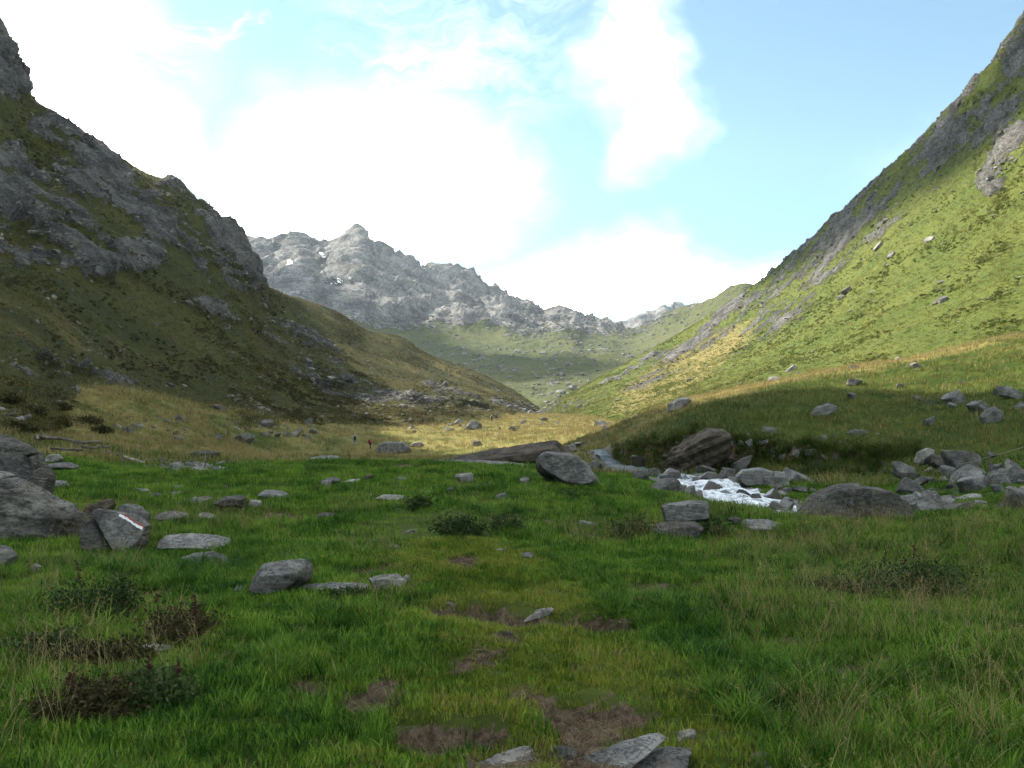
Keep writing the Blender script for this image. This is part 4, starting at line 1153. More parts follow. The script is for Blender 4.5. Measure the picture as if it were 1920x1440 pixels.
place('hummock_grass', x, y, (hn > .17) & (soil(x, y) < .3) & (worn(x, y) < .4) & (gravelf(x, y) < .3), .6, 1.25, hum_p, 'dark grassy hummocks over the near meadow', .25)
x, y = region(7600, 2.8, 17)
px = 960 + x / y * F
den = fbm(np.stack([x, y, x * 0 + 22], 1), 0.45, 3) + 0.30 * sstep(px, 1150, 1550) + 0.12 * sstep(px, 600, 200) - 0.35 * worn(x, y)
place('dry_grass', x, y, (den > 0.22) & (soil(x, y) < .4), .6, 1.15, stem_p, 'dry straw coloured stems with seed heads', .2)
x, y = region(60000, 11.5, 34)
so = np.maximum(soil(x, y), gravelf(x, y)); wn = worn(x, y)
place('meadow_grass', x, y, (so < .45) & (rs.rand(len(x)) > .3 * wn * (y < 16)), .7, 1.35, turfB_p, 'green grass out to the meadow crest', sclmul=1 - .45 * wn * (y < 16))
x, y = region(30000, 32, 112)
so = np.maximum(gravelf(x, y), 0.62 * bankf(x, y) + 0.25 * (rs.rand(len(x)) - .5)); st = strawf(x, y); rr = rs.rand(len(x))
place('shelf_grass', x, y, (so < .45) & (rr > st), .8, 1.6, meadC_p, 'tussocky green grass on the middle meadow and stream bank')
place('straw_grass', x, y, (so < .45) & (rr <= st), .8, 1.5, strawC_p, 'straw coloured grass on the middle meadow')
M_tuss = mat_blade('tussock_blade', ((0.020, 0.050, 0.008), (0.13, 0.17, 0.030)), (0.24, 0.19, 0.08), 0.2)
tuss_p = [blades('tussock', 60, .16, .12, .38, .016, .95, M_tuss, 150 + i, .7, 4) for i in range(4)]
xx_ = []
for px_ in rs.uniform(1150, 1720, 1500):
    Yb = float(np.interp(px_, [1140, 1250, 1350, 1450, 1600, 1760], [56, 46.5, 43.5, 41.5, 40, 37]))
    Yb += 1.6 * float(fbm(np.array([[px_ * .012, 0, 0]]), 1.0, 4)[0]) + abs(rs.normal(0, .9)) - .12 - (rs.rand() < .3) * rs.uniform(.3, 2.2)
    xx_.append(((px_ - 960) * Yb / F, Yb))
xx_ = np.array(xx_)
place('bank_grass', xx_[:, 0], xx_[:, 1], rs.rand(len(xx_)) > .1, .7, 1.7, tuss_p, 'shaggy tussocks hanging over the eroded stream bank', .3)
x, y = region(30000, 100, 300)
st = strawf(x, y); rr = rs.rand(len(x))
place('distant_straw_grass', x, y, rr <= st, 1.5, 3.0, strawC_p, 'sunlit straw coloured grass on the far meadow')
place('distant_meadow_grass', x, y, rr > st, 1.5, 3.0, meadC_p, 'green grass on the far meadow')


# low shrubs and stones on the mountainsides
def leafball(name, n, mat, seed, leaf=.09, flat=.6):
    r_ = np.random.RandomState(seed); V, Fc = [], []
    for _ in range(n):
        d = r_.normal(size=3); d /= np.linalg.norm(d); d[2] = abs(d[2])
        p = d * r_.uniform(.55, 1.0) * np.array((.5, .5, .5 * flat)) * (1 + .35 * math.sin(3 * d[0] + seed) * math.cos(4 * d[1]))
        a = r_.normal(size=3); a /= np.linalg.norm(a); b = np.cross(a, d) + r_.normal(size=3) * .3; b /= np.linalg.norm(b) + 1e-9
        i = len(V); V += [p - a * leaf, p + b * leaf * .6, p + a * leaf, p - b * leaf * .6]; Fc.append((i, i + 1, i + 2, i + 3))
    return raw_mesh(name, V, Fc, mat, tone=r_.rand(len(Fc)))


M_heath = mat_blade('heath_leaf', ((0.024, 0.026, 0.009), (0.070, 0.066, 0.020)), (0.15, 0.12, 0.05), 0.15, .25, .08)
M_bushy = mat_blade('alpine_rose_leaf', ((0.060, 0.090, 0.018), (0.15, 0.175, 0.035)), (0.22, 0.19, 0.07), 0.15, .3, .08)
heath_p = [leafball('heath_cushion', 110, M_heath, 200 + i, .10) for i in range(4)]
bushy_p = [leafball('rose_cushion', 110, M_bushy, 220 + i, .10) for i in range(4)]


def on_slope(D, n, cond, wgt=None):
    k = np.where(cond)[0]
    w = None
    if wgt is not None: w = wgt[k] / wgt[k].sum()
    return rs.choice(k, n, p=w)


def slope_tilt(N):
    """euler leaning z towards the slope normal, random spin"""
    return np.stack([np.arctan2(-N[:, 1], N[:, 2]) * 0.6, np.arctan2(N[:, 0], N[:, 2]) * 0.6, rs.uniform(0, 6.28, len(N))], 1)


def seen(D, lo=-40, hi=1960): return (D['px'] > lo) & (D['px'] < hi) & (D['py'] > -30) & (D['V'][:, 1] > 20)


def inv_area(D):   # vertices stand denser on some parts of the sheet: weigh by distance so that cover is even in view
    return np.ones(len(D['V']))


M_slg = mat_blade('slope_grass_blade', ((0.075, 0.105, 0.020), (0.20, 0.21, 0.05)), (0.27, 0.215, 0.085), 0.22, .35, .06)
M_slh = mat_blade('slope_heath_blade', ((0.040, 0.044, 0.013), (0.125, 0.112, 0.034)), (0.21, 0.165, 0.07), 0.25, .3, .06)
slg_p = [blades('slope_tuft', 16, .35, .12, .34, .05, .6, M_slg, 300 + i, .5) for i in range(3)]
slh_p = [blades('slope_heath_tuft', 16, .35, .12, .34, .05, .6, M_slh, 310 + i, .5) for i in range(3)]
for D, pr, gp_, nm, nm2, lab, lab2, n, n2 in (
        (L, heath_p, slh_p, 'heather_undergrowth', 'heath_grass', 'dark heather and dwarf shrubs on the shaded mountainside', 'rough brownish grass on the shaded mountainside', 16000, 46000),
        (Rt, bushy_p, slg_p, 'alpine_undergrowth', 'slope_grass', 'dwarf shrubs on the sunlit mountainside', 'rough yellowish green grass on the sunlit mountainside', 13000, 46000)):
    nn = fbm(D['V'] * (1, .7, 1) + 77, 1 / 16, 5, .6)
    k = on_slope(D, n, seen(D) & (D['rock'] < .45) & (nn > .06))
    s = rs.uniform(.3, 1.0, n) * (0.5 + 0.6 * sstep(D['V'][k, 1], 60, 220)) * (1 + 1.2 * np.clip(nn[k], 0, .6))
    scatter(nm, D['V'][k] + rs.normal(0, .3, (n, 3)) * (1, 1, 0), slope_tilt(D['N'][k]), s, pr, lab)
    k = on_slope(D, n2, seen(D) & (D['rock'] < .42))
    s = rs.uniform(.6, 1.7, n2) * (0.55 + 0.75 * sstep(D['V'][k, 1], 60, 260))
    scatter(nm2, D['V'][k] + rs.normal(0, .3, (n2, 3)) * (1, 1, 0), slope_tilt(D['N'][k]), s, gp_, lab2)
M_slst = mat_rock('slope_stone_rock', (1.05, 1.03, 0.98), 0.7)
stone_p = [rand_rock('slope_stone', 260 + i, M_slst, f, 2) for i, f in enumerate((.35, .5, .6, .4))]
for D, nm, lab, n in ((L, 'scree_gravel', 'small stones strewn over the shaded mountainside', 9000), (Rt, 'slope_gravel', 'small stones strewn over the sunlit mountainside', 5000)):
    nn = fbm(D['V'] + 177, 1 / 20, 3)
    w = np.clip(D['rock'] * 1.6 + nn + .12, 0.01, 2) ** 2
    k = on_slope(D, n, seen(D) & (D['rock'] < .8), w)
    s = np.minimum(2.6, rs.lognormal(-.75, .55, n)) * (.55 + .6 * sstep(D['V'][k, 1], 60, 260))
    scatter(nm, D['V'][k], slope_tilt(D['N'][k]), s, stone_p, lab)
kF = on_slope(Fm, 9000, (Fm['px'] > 500) & (Fm['px'] < 1420) & (Fm['py'] > 590), np.clip(Fm['rock'], .10, .8))
scatter('far_scree_gravel', Fm['V'][kF], slope_tilt(Fm['N'][kF]), np.minimum(9, rs.lognormal(1.0, .45, len(kF))), stone_p, 'boulder scree below the jagged mountain')
for D, n, grp in ((L, 30, 'rocks on the shaded slope'), (Rt, 26, 'rocks on the sunlit slope')):
    w = np.clip(D['rock'] + .1, 0.05, 1)
    k = on_slope(D, n, seen(D, 20, 1900) & (D['rock'] < .6) & (D['py'] > 380) & (D['V'][:, 1] < 340), w)
    for j in k:
        put_rock(rng.choice(poolf if D is L else poolf[:3] + poolp), D['V'][j], D['V'][j][1] / F * rng.lognormvariate(2.85, .35), grp, tilt=.2, nrm=D['N'][j])


finish_labels()
lo = np.array(loose); scatter('stream_gravel', np.stack([lo[:, 0], lo[:, 1], g_at(lo[:, 0], lo[:, 1])], 1), turn(len(lo), .4), lo[:, 2], pool + poolp, 'loose small stones along the stream, scree and meadow')


# ------------------------------------------------------------------ individual shrubs
def mat_leaf(name, a, b_, trans=.2):
    return mat_blade(name, (a, b_), (0.12, 0.09, 0.05), 0.06, trans, 9.0)


M_lf1 = mat_leaf('shrub_leaf', (0.014, 0.036, 0.009), (0.075, 0.110, 0.035))
M_lf2 = mat_leaf('heather_leaf', (0.028, 0.030, 0.011), (0.12, 0.095, 0.042))
M_twig = mat_plain('twig', (0.10, 0.065, 0.04), .9)
M_dead = mat_plain('dead_stalk', (0.075, 0.042, 0.032), .9)


def shrub(px, py, wpx, hpx, label, leafm, n, seed, stalks=0, dead=True, leaf=.017):
    n = int(n * 1.5)
    q = g_ray(px, py); Y = q[1]; w = wpx * Y / F / 2; h = hpx * Y / F
    r_ = np.random.RandomState(seed); root = bpy.data.objects.new('shrub', None); C.objects.link(root); root.location = q
    tag(root, label, 'shrub')
    V, Fc = [], []; TV, TF = [], []
    nst = 26
    tips = []
    for s in range(nst):
        a = r_.uniform(0, 6.28); rr = math.sqrt(r_.rand()) * w
        base = np.array((rr * .5 * math.cos(a), rr * .45 * math.sin(a), -.02)); tip = np.array((rr * 1.0 * math.cos(a), rr * .8 * math.sin(a), h * r_.uniform(.55, 1.0) * (1 - .45 * (rr / w) ** 2)))
        tips.append((base, tip)); i = len(TV)
        sd = np.array((-math.sin(a), math.cos(a), 0)) * .003
        TV += [base - sd, base + sd, tip]; TF.append((i, i + 1, i + 2))
        sd2 = np.array((math.cos(a), math.sin(a), 0)) * .003; i = len(TV); TV += [base - sd2, base + sd2, tip]; TF.append((i, i + 1, i + 2))
    for _ in range(n):
        b0, t0 = tips[r_.randint(nst)]; u = r_.uniform(.15, 1.0)
        p = b0 + (t0 - b0) * u + r_.normal(size=3) * np.array((w * .16, w * .14, h * .10)); p[2] = max(p[2], 0)
        a = r_.normal(size=3) + np.array((0, 0, .5)); a /= np.linalg.norm(a); c = np.cross(a, r_.normal(size=3)); c /= np.linalg.norm(c) + 1e-9
        l = leaf * r_.uniform(.6, 1.4); i = len(V)
        V += [p - a * l, p + c * l * .45, p + a * l, p - c * l * .45]; Fc.append((i, i + 1, i + 2, i + 3))
    f = link('foliage', raw_mesh('foliage', V, Fc, leafm, tone=r_.rand(len(Fc))), root)
    link('twigs', raw_mesh('twigs', TV, TF, M_twig), root)
    for s in range((stalks + 1) // 2):
        a = r_.uniform(0, 6.28); b0 = np.array((r_.uniform(-.8, .8) * w, r_.uniform(-.3, .3) * w, 0)); hh = h * r_.uniform(.8, 1.25)
        top = b0 + np.array((r_.normal() * .1 * hh, r_.normal() * .05 * hh, hh)); SV, SF = [], []
        for k in range(2):
            sd = np.array((.0035, 0, 0)) if k else np.array((0, .0035, 0)); SV += [b0 - sd, b0 + sd, top + sd * .6, top - sd * .6]; i = len(SV) - 4; SF.append((i, i + 1, i + 2, i + 3))
        for k in range(26):
            u = r_.uniform(.5, 1.0) ** .6; p = b0 + (top - b0) * u; e = r_.normal(size=3) * .014; g = np.cross(e, r_.normal(size=3)); g = g / (np.linalg.norm(g) + 1e-9) * .009
            i = len(SV); SV += [p, p + e * .6 + g, p + e * 1.3, p + e * .6 - g]; SF.append((i, i + 1, i + 2, i + 3))
        link('stalk', raw_mesh('stalk', SV, SF, M_dead if dead else M_straw), root)
    return root


shrub(180, 1165, 190, 95, 'dark leafy mound of heath above the brown clump', M_lf1, 2600, 1, 2)
shrub(335, 1195, 150, 70, 'brown clump of dead stems and leaves below the thick slab', M_lf2, 1500, 2, 5)
shrub(90, 1235, 160, 60, 'low dark heath clump near the left picture edge', M_lf1, 1900, 3, 0)
shrub(215, 1240, 180, 50, 'low olive heath clump above the small flat stone', M_lf2, 1600, 4, 0)
shrub(165, 1345, 210, 80, 'brown tangled clump low at the left', M_lf2, 2100, 5, 3)
shrub(300, 1310, 150, 70, 'dark tangled clump with brown dock stalks', M_lf1, 1600, 6, 4)
shrub(862, 1005, 100, 50, 'dark green leafy bush in the middle of the meadow', M_lf1, 1800, 7, 0, leaf=.026)
shrub(950, 1000, 70, 42, 'smaller leafy bush right of the dark green bush', M_lf1, 1000, 8, 1, leaf=.026)
shrub(1190, 1005, 100, 45, 'spindly thistle clump left of the square edged block', M_lf1, 800, 9, 6, False, .026)
shrub(1720, 1110, 220, 75, 'wide grey green thistle bed with dead flower stalks', M_lf1, 3000, 10, 5)
shrub(1590, 1115, 130, 40, 'low thistle clump left of the wide thistle bed', M_lf1, 1100, 11, 0)
shrub(1335, 1002, 70, 36, 'leafy clump growing beside the square edged block', M_lf1, 900, 12, 1, leaf=.026)
shrub(785, 955, 60, 30, 'small leafy clump behind the flat pale stone', M_lf1, 700, 13, 0, leaf=.03)
shrub(640, 1120, 110, 22, 'low leafy strip under the long flat stone', M_lf1, 900, 14, 0)
shrub(1070, 935, 50, 20, 'small dark clump below the angular boulder', M_lf1, 500, 15, 0, leaf=.03)
for j, (px, py, w, h) in enumerate([(110, 800, 60, 22), (60, 780, 70, 26), (40, 812, 60, 26), (165, 795, 55, 18), (20, 755, 60, 22), (190, 812, 40, 14), (110, 770, 50, 18)]):
    Y = g_ray(px, min(py + 25, 838), 30)[1]
    o = shrub(px, py, w, h, ['dark heather bush directly above the long log', 'widest heather bush, above the boulder pile', 'lowest heather bush, just behind the boulder pile', 'heather bush above the end of the log pile', 'highest heather bush at the left picture edge', 'smallest heather bush, above the thin fence post', 'heather bush higher up the slope than the log bush'][j], M_heath, 900, 30 + j, 0, leaf=.09)
    o['group'] = 'heather bushes above the fence'
    k = np.argmin((L['px'] - px) ** 2 + (L['py'] - py) ** 2 + (L['V'][:, 1] < 20) * 1e6)
    q = g_ray(px, py, 25); zr = CZ + (HY - py) * q[1] / F
    if abs(zr - q[2]) > .25 or L['V'][k][1] < q[1]: q = L['V'][k]
    s = q[1] / g_ray(px, py)[1]; o.location = q; o.scale = (s, s, s)

# flowers
M_yel = mat_plain('yellow_petal', (0.75, 0.42, 0.02), .6, .1); M_stem = mat_plain('flower_stem', (0.06, 0.10, 0.03), .8)
for px, py, lab in [(367, 1026, 'yellow flower before the wide flat grey stone'), (1512, 996, 'yellow flower at the left foot of the domed boulder'), (1498, 1000, 'second yellow flower left of the domed boulder'),
                    (605, 1062, 'tiny yellow flower in the turf behind the thick slab'), (1776, 1012, 'yellow flower in the dry grass at the right')]:
    q = g_ray(px, py); rt = bpy.data.objects.new('flower', None); C.objects.link(rt); rt.location = q; tag(rt, lab, 'flower')
    h = 17 * q[1] / F; link('stem', raw_mesh('stem', [(-.002, 0, 0), (.002, 0, 0), (.001, 0, h), (-.001, 0, h), (0, -.002, 0), (0, .002, 0), (0, .001, h), (0, -.001, h)], [(0, 1, 2, 3), (4, 5, 6, 7)], M_stem), rt)
    V, Fc = [], []
    for k in range(12):
        a = k * 6.283 / 12; i = len(V); c, s = math.cos(a), math.sin(a); rr = .017
        V += [(0, 0, h), (c * rr * .6 - s * .005, s * rr * .6 + c * .005, h + .006), (c * rr, s * rr, h + .008), (c * rr * .6 + s * .005, s * rr * .6 - c * .005, h + .006)]; Fc.append((i, i + 1, i + 2, i + 3))
    link('petals', raw_mesh('petals', V, Fc, M_yel), rt)

# ------------------------------------------------------------------ stream
def resample(c, n):
    return cr(np.array(c), n)


nL, nW = 420, 26
cl = resample(stream_c, nL)
tan = np.gradient(cl[:, :2], axis=0); tan /= np.linalg.norm(tan, axis=1)[:, None]
nrm2 = np.stack([-tan[:, 1], tan[:, 0]], 1)
wid = 0.85 + 0.25 * fbm(np.stack([np.arange(nL) * .07, np.zeros(nL), np.zeros(nL)], 1), 1, 3)
wid *= sstep(np.arange(nL) / nL * 12, -0.3, 4.2) * 0.75 + 0.25
wid *= 1 + 0.60 * np.exp(-((np.arange(nL) / nL * 12 - 5.6) / 1.5) ** 2)
vv = np.linspace(-1, 1, nW)
WX = cl[:, None, 0] + nrm2[:, None, 0] * vv[None] * wid[:, None]; WY = cl[:, None, 1] + nrm2[:, None, 1] * vv[None] * wid[:, None]
zc = g_at(cl[:, 0], cl[:, 1]); zc = np.convolve(np.pad(zc, 9, mode='edge'), np.ones(19) / 19, 'valid')
wp = np.stack([WX.ravel(), WY.ravel(), np.repeat(zc + 0.24 + 0.20 * np.exp(-((np.arange(nL) / nL * 12 - 5.2) / 1.6) ** 2), nW) - 0.10 * np.tile(np.abs(vv) ** 2, nL)], 1)
wp[:, 2] += 0.22 * fbm(wp, 0.8, 2) + 0.10 * fbm(wp, 2.6, 3) + 0.02 * fbm(wp, 9, 2)
foam = np.repeat(-0.30 + 1.35 * np.exp(-((np.arange(nL) / nL * 12 - 5.5) / 1.7) ** 4), nW)
m, t, b, out = new_mat('stream_water')
pos = t.new('ShaderNodeNewGeometry').outputs['Position']
fn = t.noise(t.vmath('MULTIPLY', pos, (1.4, 1, 1.5)), 3.4, 6, 0.74, 0.6)
fm_ = t.mapr(t.math('ADD', fn, t.math('MULTIPLY', t.attr('foam'), 0.20)), 0.52, 0.80)
t.l.new(t.mix(fm_, (0.06, 0.075, 0.08), (0.82, 0.85, 0.88)), b.inputs['Base Color'])
t.l.new(t.mapr(fm_, 0, 1, 0.5, 0.9), b.inputs['Roughness']); b.inputs['Specular IOR Level'].default_value = 0.08
bump(t, b, fn, .5, .06)
stream = grid_mesh('water', wp, nL, nW, dict(foam=foam), m)
tag(stream, 'white foaming mountain stream tumbling over rocks', None, None, 'structure')

# snow patches on the far mountain
M_snow = mat_plain('snow', (0.85, 0.87, 0.9), .7, .08, .05)
for j, (cx, cy, a, b_) in enumerate([(626, 527, 17, 4.5), (545, 497, 5, 10), (607, 480, 4, 3), (655, 520, 4, 4)]):
    V, Fc = [], []; nu_, nv_ = 18, 8
    for u in range(nu_):
        for v in range(nv_):
            px = cx + a * (2 * u / (nu_ - 1) - 1); py = cy + b_ * (2 * v / (nv_ - 1) - 1) * math.sqrt(max(.03, 1 - (2 * u / (nu_ - 1) - 1) ** 2)) + 1.5 * math.sin(u * 1.3)
            k = np.argmin((Fm['px'] - px) ** 2 + (Fm['py'] - py) ** 2 + (Fm['V'][:, 1] > 1910) * 1e6)
            p = Fm['V'][k]; Yk = p[1] - 5
            V.append(P3(px, py, Yk))
    V = np.array(V); sm = V[:, 1].reshape(nu_, nv_)
    for _ in range(3): sm[1:-1, 1:-1] = (sm[:-2, 1:-1] + sm[2:, 1:-1] + sm[1:-1, :-2] + sm[1:-1, 2:]) / 4
    for u in range(nu_ - 1):
        for v in range(nv_ - 1): Fc.append((u * nv_ + v, (u + 1) * nv_ + v, (u + 1) * nv_ + v + 1, u * nv_ + v + 1))
    o = link('snow_patch', raw_mesh('snow_patch', V, Fc, M_snow, True)); tag(o, 'old snow patch high on the jagged mountain', None, None, 'structure')

# ------------------------------------------------------------------ fence, logs, planks
M_wood = mat_plain('weathered_wood', (0.20, 0.17, 0.14), .9, .5, 6); M_woodp = mat_plain('pale_board', (0.42, 0.40, 0.36), .85, .3, 9); M_wire = mat_plain('fence_wire', (0.25, 0.22, 0.17), .6)


def tube(pts, rad, mat, name, sides=7, jit=0.0, seed=0):
    r_ = np.random.RandomState(seed); pts = [Vector(p) for p in pts]; V, Fc = [], []
    for i, p in enumerate(pts):
        d = (pts[min(i + 1, len(pts) - 1)] - pts[max(i - 1, 0)]).normalized(); s = d.cross(Vector((0.3, 0.2, 1) if abs(d.z) < .9 else (1, 0, 0))).normalized(); u = d.cross(s)
        rr = rad[i] if hasattr(rad, '__len__') else rad
        for k in range(sides):
            a = k * 6.283 / sides; q = rr * (1 + jit * r_.normal())
            V.append(p + s * math.cos(a) * q + u * math.sin(a) * q)
    for i in range(len(pts) - 1):
        for k in range(sides): Fc.append((i * sides + k, i * sides + (k + 1) % sides, (i + 1) * sides + (k + 1) % sides, (i + 1) * sides + k))
    Fc.append(tuple(range(sides))[::-1]); Fc.append(tuple((len(pts) - 1) * sides + k for k in range(sides)))
    return raw_mesh(name, V, Fc, mat)


def post(px, top, foot, wpx, lab, lean=0.0):
    q = g_ray(px, foot, 18); h = (foot - top) * q[1] / F; w = max(.02, wpx * q[1] / F / 2)
    me = tube([(0, 0, -.15), (lean * h * .5, 0, h * .5), (lean * h, .02, h)], [w, w * .95, w * .8], M_wood, 'fence_post', 8, .12, int(px))
    o = link('fence_post', me); o.location = q; tag(o, lab, 'fence post', 'fence posts'); return q + np.array((lean * h, 0, h * .9))


a1 = post(232, 848, 878, 3, 'thin fence post beside the pale plank', -.1)
a2 = post(301, 856, 878, 5, 'short stout fence post in the dry grass', .12)
a3 = post(381, 852, 882, 2.5, 'thin leaning fence post right of the stout one', .3)
a4 = post(141, 826, 846, 3, 'leaning post among the weathered logs', .3)


def wire(p, q, sag, lab, rad=.008):
    pts = [tuple(np.array(p) * (1 - u) + np.array(q) * u - np.array((0, 0, sag * 4 * u * (1 - u)))) for u in np.linspace(0, 1, 12)]
    o = link('fence_wire', tube(pts, rad, M_wire, 'fence_wire', 5)); tag(o, lab, 'wire')


wire(a1, a2, .12, 'slack wire between the thin and the stout fence post'); wire(a2, a3, .1, 'slack wire between the stout and the leaning fence post')


def bar(p, q, rad, mat, name, lab, cat, lift=.05, flat=None, group=None, seed=1):
    A = g_ray(*p, 18); B = g_ray(*q, 18)
    B[1] = A[1] + np.clip(B[1] - A[1], -2.0, 2.0); B[0] = (q[0] - 960) * B[1] / F; B[2] = float(g_at([B[0]], [B[1]])[0])
    A[2] += lift; B[2] += lift
    if flat:
        d = (B - A); Ln = np.linalg.norm(d); d /= Ln; s = np.cross(d, (0, 0, 1)); s /= np.linalg.norm(s); u = np.cross(s, d); V = []
        for e in (A, B):
            for sx, sz in ((-1, -1), (1, -1), (1, 1), (-1, 1)): V.append(e + s * sx * flat[0] / 2 + u * sz * flat[1] / 2)
        me = raw_mesh(name, V, [(3, 2, 1, 0), (4, 5, 6, 7), (0, 1, 5, 4), (1, 2, 6, 5), (2, 3, 7, 6), (3, 0, 4, 7)], mat)
    else:
        r_ = np.random.RandomState(seed)
        pts = [A * (1 - u) + B * u + r_.normal(size=3) * rad * .5 for u in np.linspace(0, 1, 9)]
        me = tube([tuple(p_) for p_ in pts], [rad * (1 - .4 * u) for u in np.linspace(0, 1, 9)], mat, name, 9, .1, seed)
    o = link(name, me); tag(o, lab, cat, group)


bar((230, 861), (268, 879), .05, M_woodp, 'plank', 'pale plank lying slanted beside the thin fence post', 'plank', .12, (.17, .04))
bar((270, 876), (312, 879), .05, M_wood, 'log', 'thin dark log on the grass left of the stout fence post', 'log', .06)
bar((60, 832), (192, 843), .09, M_wood, 'log', 'long weathered log above the round pale boulder', 'log', .30, seed=3)
bar((95, 848), (160, 846), .06, M_wood, 'log', 'shorter weathered log under the long one', 'log', .12, seed=4)
bar((150, 850), (205, 838), .06, M_wood, 'log', 'slanted branch at the end of the log pile', 'log', .22, seed=5)
bar((192, 850), (222, 864), .06, M_wood, 'log', 'stub of a log between the pile and the pale plank', 'log', .12, seed=6)
bar((100, 872), (150, 876), .05, M_brown, 'plank', 'old brown board on the flat slab', 'plank', .5, (.2, .05))
bar((70, 838), (96, 825), .07, M_wood, 'log', 'short branch sticking up beside the boulder pile', 'log', .35, seed=8)
b1 = post(1854, 852, 888, 4, 'weathered post standing in the scree', .02)
b2 = post(1860, 866, 890, 5, 'broken post leaning on the standing post', -.12)
wire(np.array(P3(1796, 870, b1[1])), b1, .05, 'yellowed rope from the scree to the post', .014)
wire(b1, np.array(P3(1990, 808, b1[1] + 4)), .1, 'rope rising from the post to the right picture edge', .014)


# ------------------------------------------------------------------ walkers
def skin_obj(name, verts, edges, radii, mat, parent, root=0, sub=2):
    me = bpy.data.meshes.new(name); me.from_pydata(verts, edges, []); me.update()
    o = link(name, me, parent); o.data.materials.append(mat)
    md = o.modifiers.new('skin', 'SKIN'); md.use_smooth_shade = True
    for i, r_ in enumerate(radii): me.skin_vertices[0].data[i].radius = (r_, r_)
    me.skin_vertices[0].data[root].use_root = True
    s = o.modifiers.new('sub', 'SUBSURF'); s.levels = sub; s.render_levels = sub
    return o


M_skin = mat_plain('skin', (0.50, 0.32, 0.24), .6, .1)


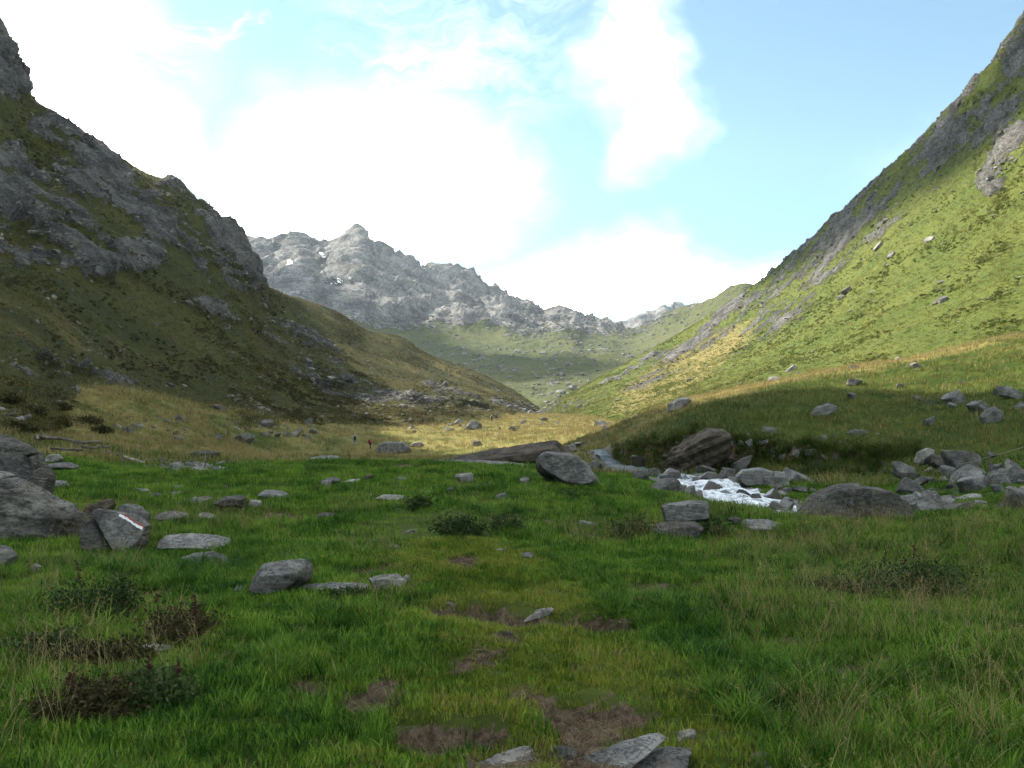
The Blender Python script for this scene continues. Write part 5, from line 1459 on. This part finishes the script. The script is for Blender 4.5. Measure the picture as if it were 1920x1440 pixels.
def walker(px, Yd, h, face, top, legs, packc, hatc, lab, stride=.22, pack_lab=None, skirt=None):
    x = (px - 960) * Yd / F; z = float(g_at([x], [Yd])[0])
    rt = bpy.data.objects.new('person', None); C.objects.link(rt); rt.location = (x, Yd, z); rt.rotation_euler = (0, 0, face); rt.scale = (h / 1.75,) * 3
    tag(rt, lab, 'person', 'walkers on the meadow')
    s = stride
    J = dict(pel=(0, 0, .95), waist=(0, .02, 1.1), chest=(0, .05, 1.32), neck=(0, .08, 1.48), head=(0, .11, 1.60), crown=(0, .11, 1.72),
             hl=(-.09, 0, .90), kl=(-.10, s * .7, .50), al=(-.10, s * .9, .09), tl=(-.10, s * .9 + .14, .04), hr=(.09, 0, .90), kr=(.10, -s * .15, .50), ar=(.10, -s, .12), tr=(.10, -s + .12, .04),
             sl=(-.19, .06, 1.42), el=(-.25, .0, 1.16), wl=(-.24, .16, .98), fl=(-.23, .20, .90), sr=(.19, .06, 1.42), er=(.25, .02, 1.16), wr=(.24, .2, 1.0), fr=(.23, .24, .92))
    rad = dict(pel=.13, waist=.12, chest=.135, neck=.055, head=.095, crown=.07, hl=.085, kl=.058, al=.042, tl=.04, hr=.085, kr=.058, ar=.042, tr=.04, sl=.06, el=.045, wl=.033, fl=.036, sr=.06, er=.045, wr=.033, fr=.036)
    E = [('pel', 'waist'), ('waist', 'chest'), ('chest', 'neck'), ('neck', 'head'), ('head', 'crown'), ('pel', 'hl'), ('hl', 'kl'), ('kl', 'al'), ('al', 'tl'), ('pel', 'hr'), ('hr', 'kr'), ('kr', 'ar'), ('ar', 'tr'),
         ('chest', 'sl'), ('sl', 'el'), ('el', 'wl'), ('wl', 'fl'), ('chest', 'sr'), ('sr', 'er'), ('er', 'wr'), ('wr', 'fr')]

    def chain(name, edges, mat, k=1.0, add=0.0):
        ks = []
        for a, b in edges:
            for q in (a, b):
                if q not in ks: ks.append(q)
        return skin_obj(name, [J[q] for q in ks], [(ks.index(a), ks.index(b)) for a, b in edges], [rad[q] * k + add for q in ks], mat, rt)
    chain('body', E, M_skin)
    chain('jacket', [E[1], ('chest', 'sl'), ('sl', 'el'), ('el', 'wl'), ('chest', 'sr'), ('sr', 'er'), ('er', 'wr'), ('pel', 'waist')], mat_plain('jacket', top, .8), 1.05, .018)
    chain('trousers', [('pel', 'hl'), ('hl', 'kl'), ('kl', 'al'), ('pel', 'hr'), ('hr', 'kr'), ('kr', 'ar')], mat_plain('trousers', legs, .8), 1.05, .018)
    chain('boots', [('al', 'tl')], mat_plain('boots', (.05, .04, .03), .8), 1.1, .014); chain('boots', [('ar', 'tr')], mat_plain('boots', (.05, .04, .03), .8), 1.1, .014)
    V = [];
    bm = bmesh.new(); bmesh.ops.create_uvsphere(bm, u_segments=16, v_segments=10, radius=.118)
    for v in bm.verts:
        if v.co.z < -.01: v.co.z = -.01 - (.01 if v.co.y < .05 else 0); v.co.x *= 1.12; v.co.y *= 1.2
        v.co += Vector((0, .11, 1.63))
    me = bpy.data.meshes.new('hat'); bm.to_mesh(me); bm.free(); me.materials.append(mat_plain('hat', hatc, .8)); link('hat', me, rt)
    if packc:
        bm = bmesh.new(); bmesh.ops.create_cube(bm, size=1); bmesh.ops.subdivide_edges(bm, edges=bm.edges[:], cuts=3, use_grid_fill=True)
        for v in bm.verts:
            c = v.co; k = 1 - .35 * (abs(c.x * 2) ** 3 + abs(c.z * 2) ** 4) * .5
            c.y *= k; c.x *= 1 - .22 * max(0, c.z * 2); v.co = Vector((c.x * .34, c.y * .26, c.z * .54))
        me = bpy.data.meshes.new('backpack'); bm.to_mesh(me); bm.free(); me.materials.append(mat_plain('backpack_cloth', packc, .8))
        me.polygons.foreach_set('use_smooth', np.ones(len(me.polygons), bool))
        bp = link('backpack', me); M4 = Matrix.Translation(rt.location) @ Matrix.Rotation(face, 4, 'Z') @ Matrix.Scale(h / 1.75, 4)
        bp.matrix_world = M4 @ Matrix.Translation((0, -.215, 1.24)) @ Matrix.Rotation(-.1, 4, 'X'); tag(bp, pack_lab, 'backpack', 'backpacks')
        for sx in (-.11, .11):
            link('strap', tube([(sx, .10, -.22), (sx * 1.1, .40, -.05), (sx, .42, .14), (sx, .2, .26), (sx, .08, .2)], .018, me.materials[0], 'strap', 6), bp)
    if skirt: chain('long_shirt', [('waist', 'pel'), ('pel', 'hl'), ('pel', 'hr')], mat_plain('long_shirt', skirt, .8), 1.15, .05)
    return rt


walker(665, 147, 1.82, R(25), (.55, .56, .58), (.30, .36, .45), (.03, .035, .05), (.7, .7, .7), 'walker in white cap and pale trousers with dark backpack', pack_lab='dark backpack worn by the walker in the white cap')
walker(694, 147, 1.72, R(-35), (.55, .05, .05), (.05, .04, .05), (.22, .05, .07), (.03, .025, .02), 'walker in red clothes beside the flat topped boulder', pack_lab='maroon backpack worn by the walker in red', skirt=(.55, .05, .05))
walker(922, 226, 1.75, R(10), (.62, .63, .66), (.06, .07, .1), (.03, .03, .06), (.6, .6, .6), 'distant walker in pale top at the sunny meadow edge', pack_lab='dark backpack on the distant walker in pale top')
walker(930, 227, 1.7, R(-10), (.05, .06, .1), (.5, .42, .4), (.04, .04, .05), (.05, .04, .03), 'distant walker in dark top close beside the pale one', pack_lab='dark backpack on the distant walker in dark top')

# ------------------------------------------------------------------ haze
m = bpy.data.materials.new('air'); m.use_nodes = True; t = NT(m.node_tree); t.n.clear()
pv = t.new('ShaderNodeVolumePrincipled'); pv.inputs['Color'].default_value = (0.74, 0.87, 1.0, 1); pv.inputs['Density'].default_value = 0.00005; pv.inputs['Anisotropy'].default_value = 0.35
ov = t.new('ShaderNodeOutputMaterial'); t.l.new(pv.outputs[0], ov.inputs['Volume'])
x0, x1, y0, y1, z0, z1 = -2400, 2400, -500, 4000, -16, 1150
me = raw_mesh('haze', [(x0, y0, z0), (x1, y0, z0), (x1, y1, z0), (x0, y1, z0), (x0, y0, z1), (x1, y0, z1), (x1, y1, z1), (x0, y1, z1)],
              [(3, 2, 1, 0), (4, 5, 6, 7), (0, 1, 5, 4), (1, 2, 6, 5), (2, 3, 7, 6), (3, 0, 4, 7)], m)
tag(link('haze', me), 'thin bluish mountain haze', None, None, 'stuff')

# ------------------------------------------------------------------ unseen cumulus added to shade the upper right slope and the valley head
m, t, b, out = new_mat('shade_cloud_white'); b.inputs['Base Color'].default_value = (.9, .9, .9, 1)


def shade_cloud(lumps, dist, label, seed):
    v, f = ICO[4]; V, Fc = [], []; r_ = np.random.RandomState(seed); n0 = 0
    for c, rad in lumps:
        w = v * np.array((1, 1, .8)) * rad; cc = np.array(c) + np.array(sv) * dist
        w = w * (1 + .35 * fbm(w + cc * .01 + seed, 1.1 / rad, 4))[:, None] + cc
        V.append(w); Fc.append(f + n0); n0 += len(w)
    o = link('shade_cloud', raw_mesh('shade_cloud', np.vstack(V), np.vstack(Fc), m, True)); tag(o, label, 'shade_cloud', 'unseen clouds added for shade')


def strip(pts, rad, n):
    A = np.array([P3(*q) for q in pts]); A = cr(A, n); r_ = np.random.RandomState(n)
    return [(a + r_.normal(size=3) * rad * .25, rad * r_.uniform(.75, 1.2)) for a in A]


shade_cloud(strip([(1470, 480, 440), (1600, 420, 370), (1760, 310, 300), (1900, 200, 255), (2080, 120, 235)], 24, 16), 2700, 'long unseen cumulus added to shade the upper right mountainside', 3)  # added sunward of the right ridge, shaped to throw shade along it
shade_cloud(strip([(500, 560, 1500), (600, 600, 1400), (720, 640, 1200), (860, 680, 900), (960, 692, 830)], 70, 14), 3400, 'broad unseen cumulus added to shade the far valley head', 4)  # added sunward of the valley head so its shadow falls there
#@@END@@
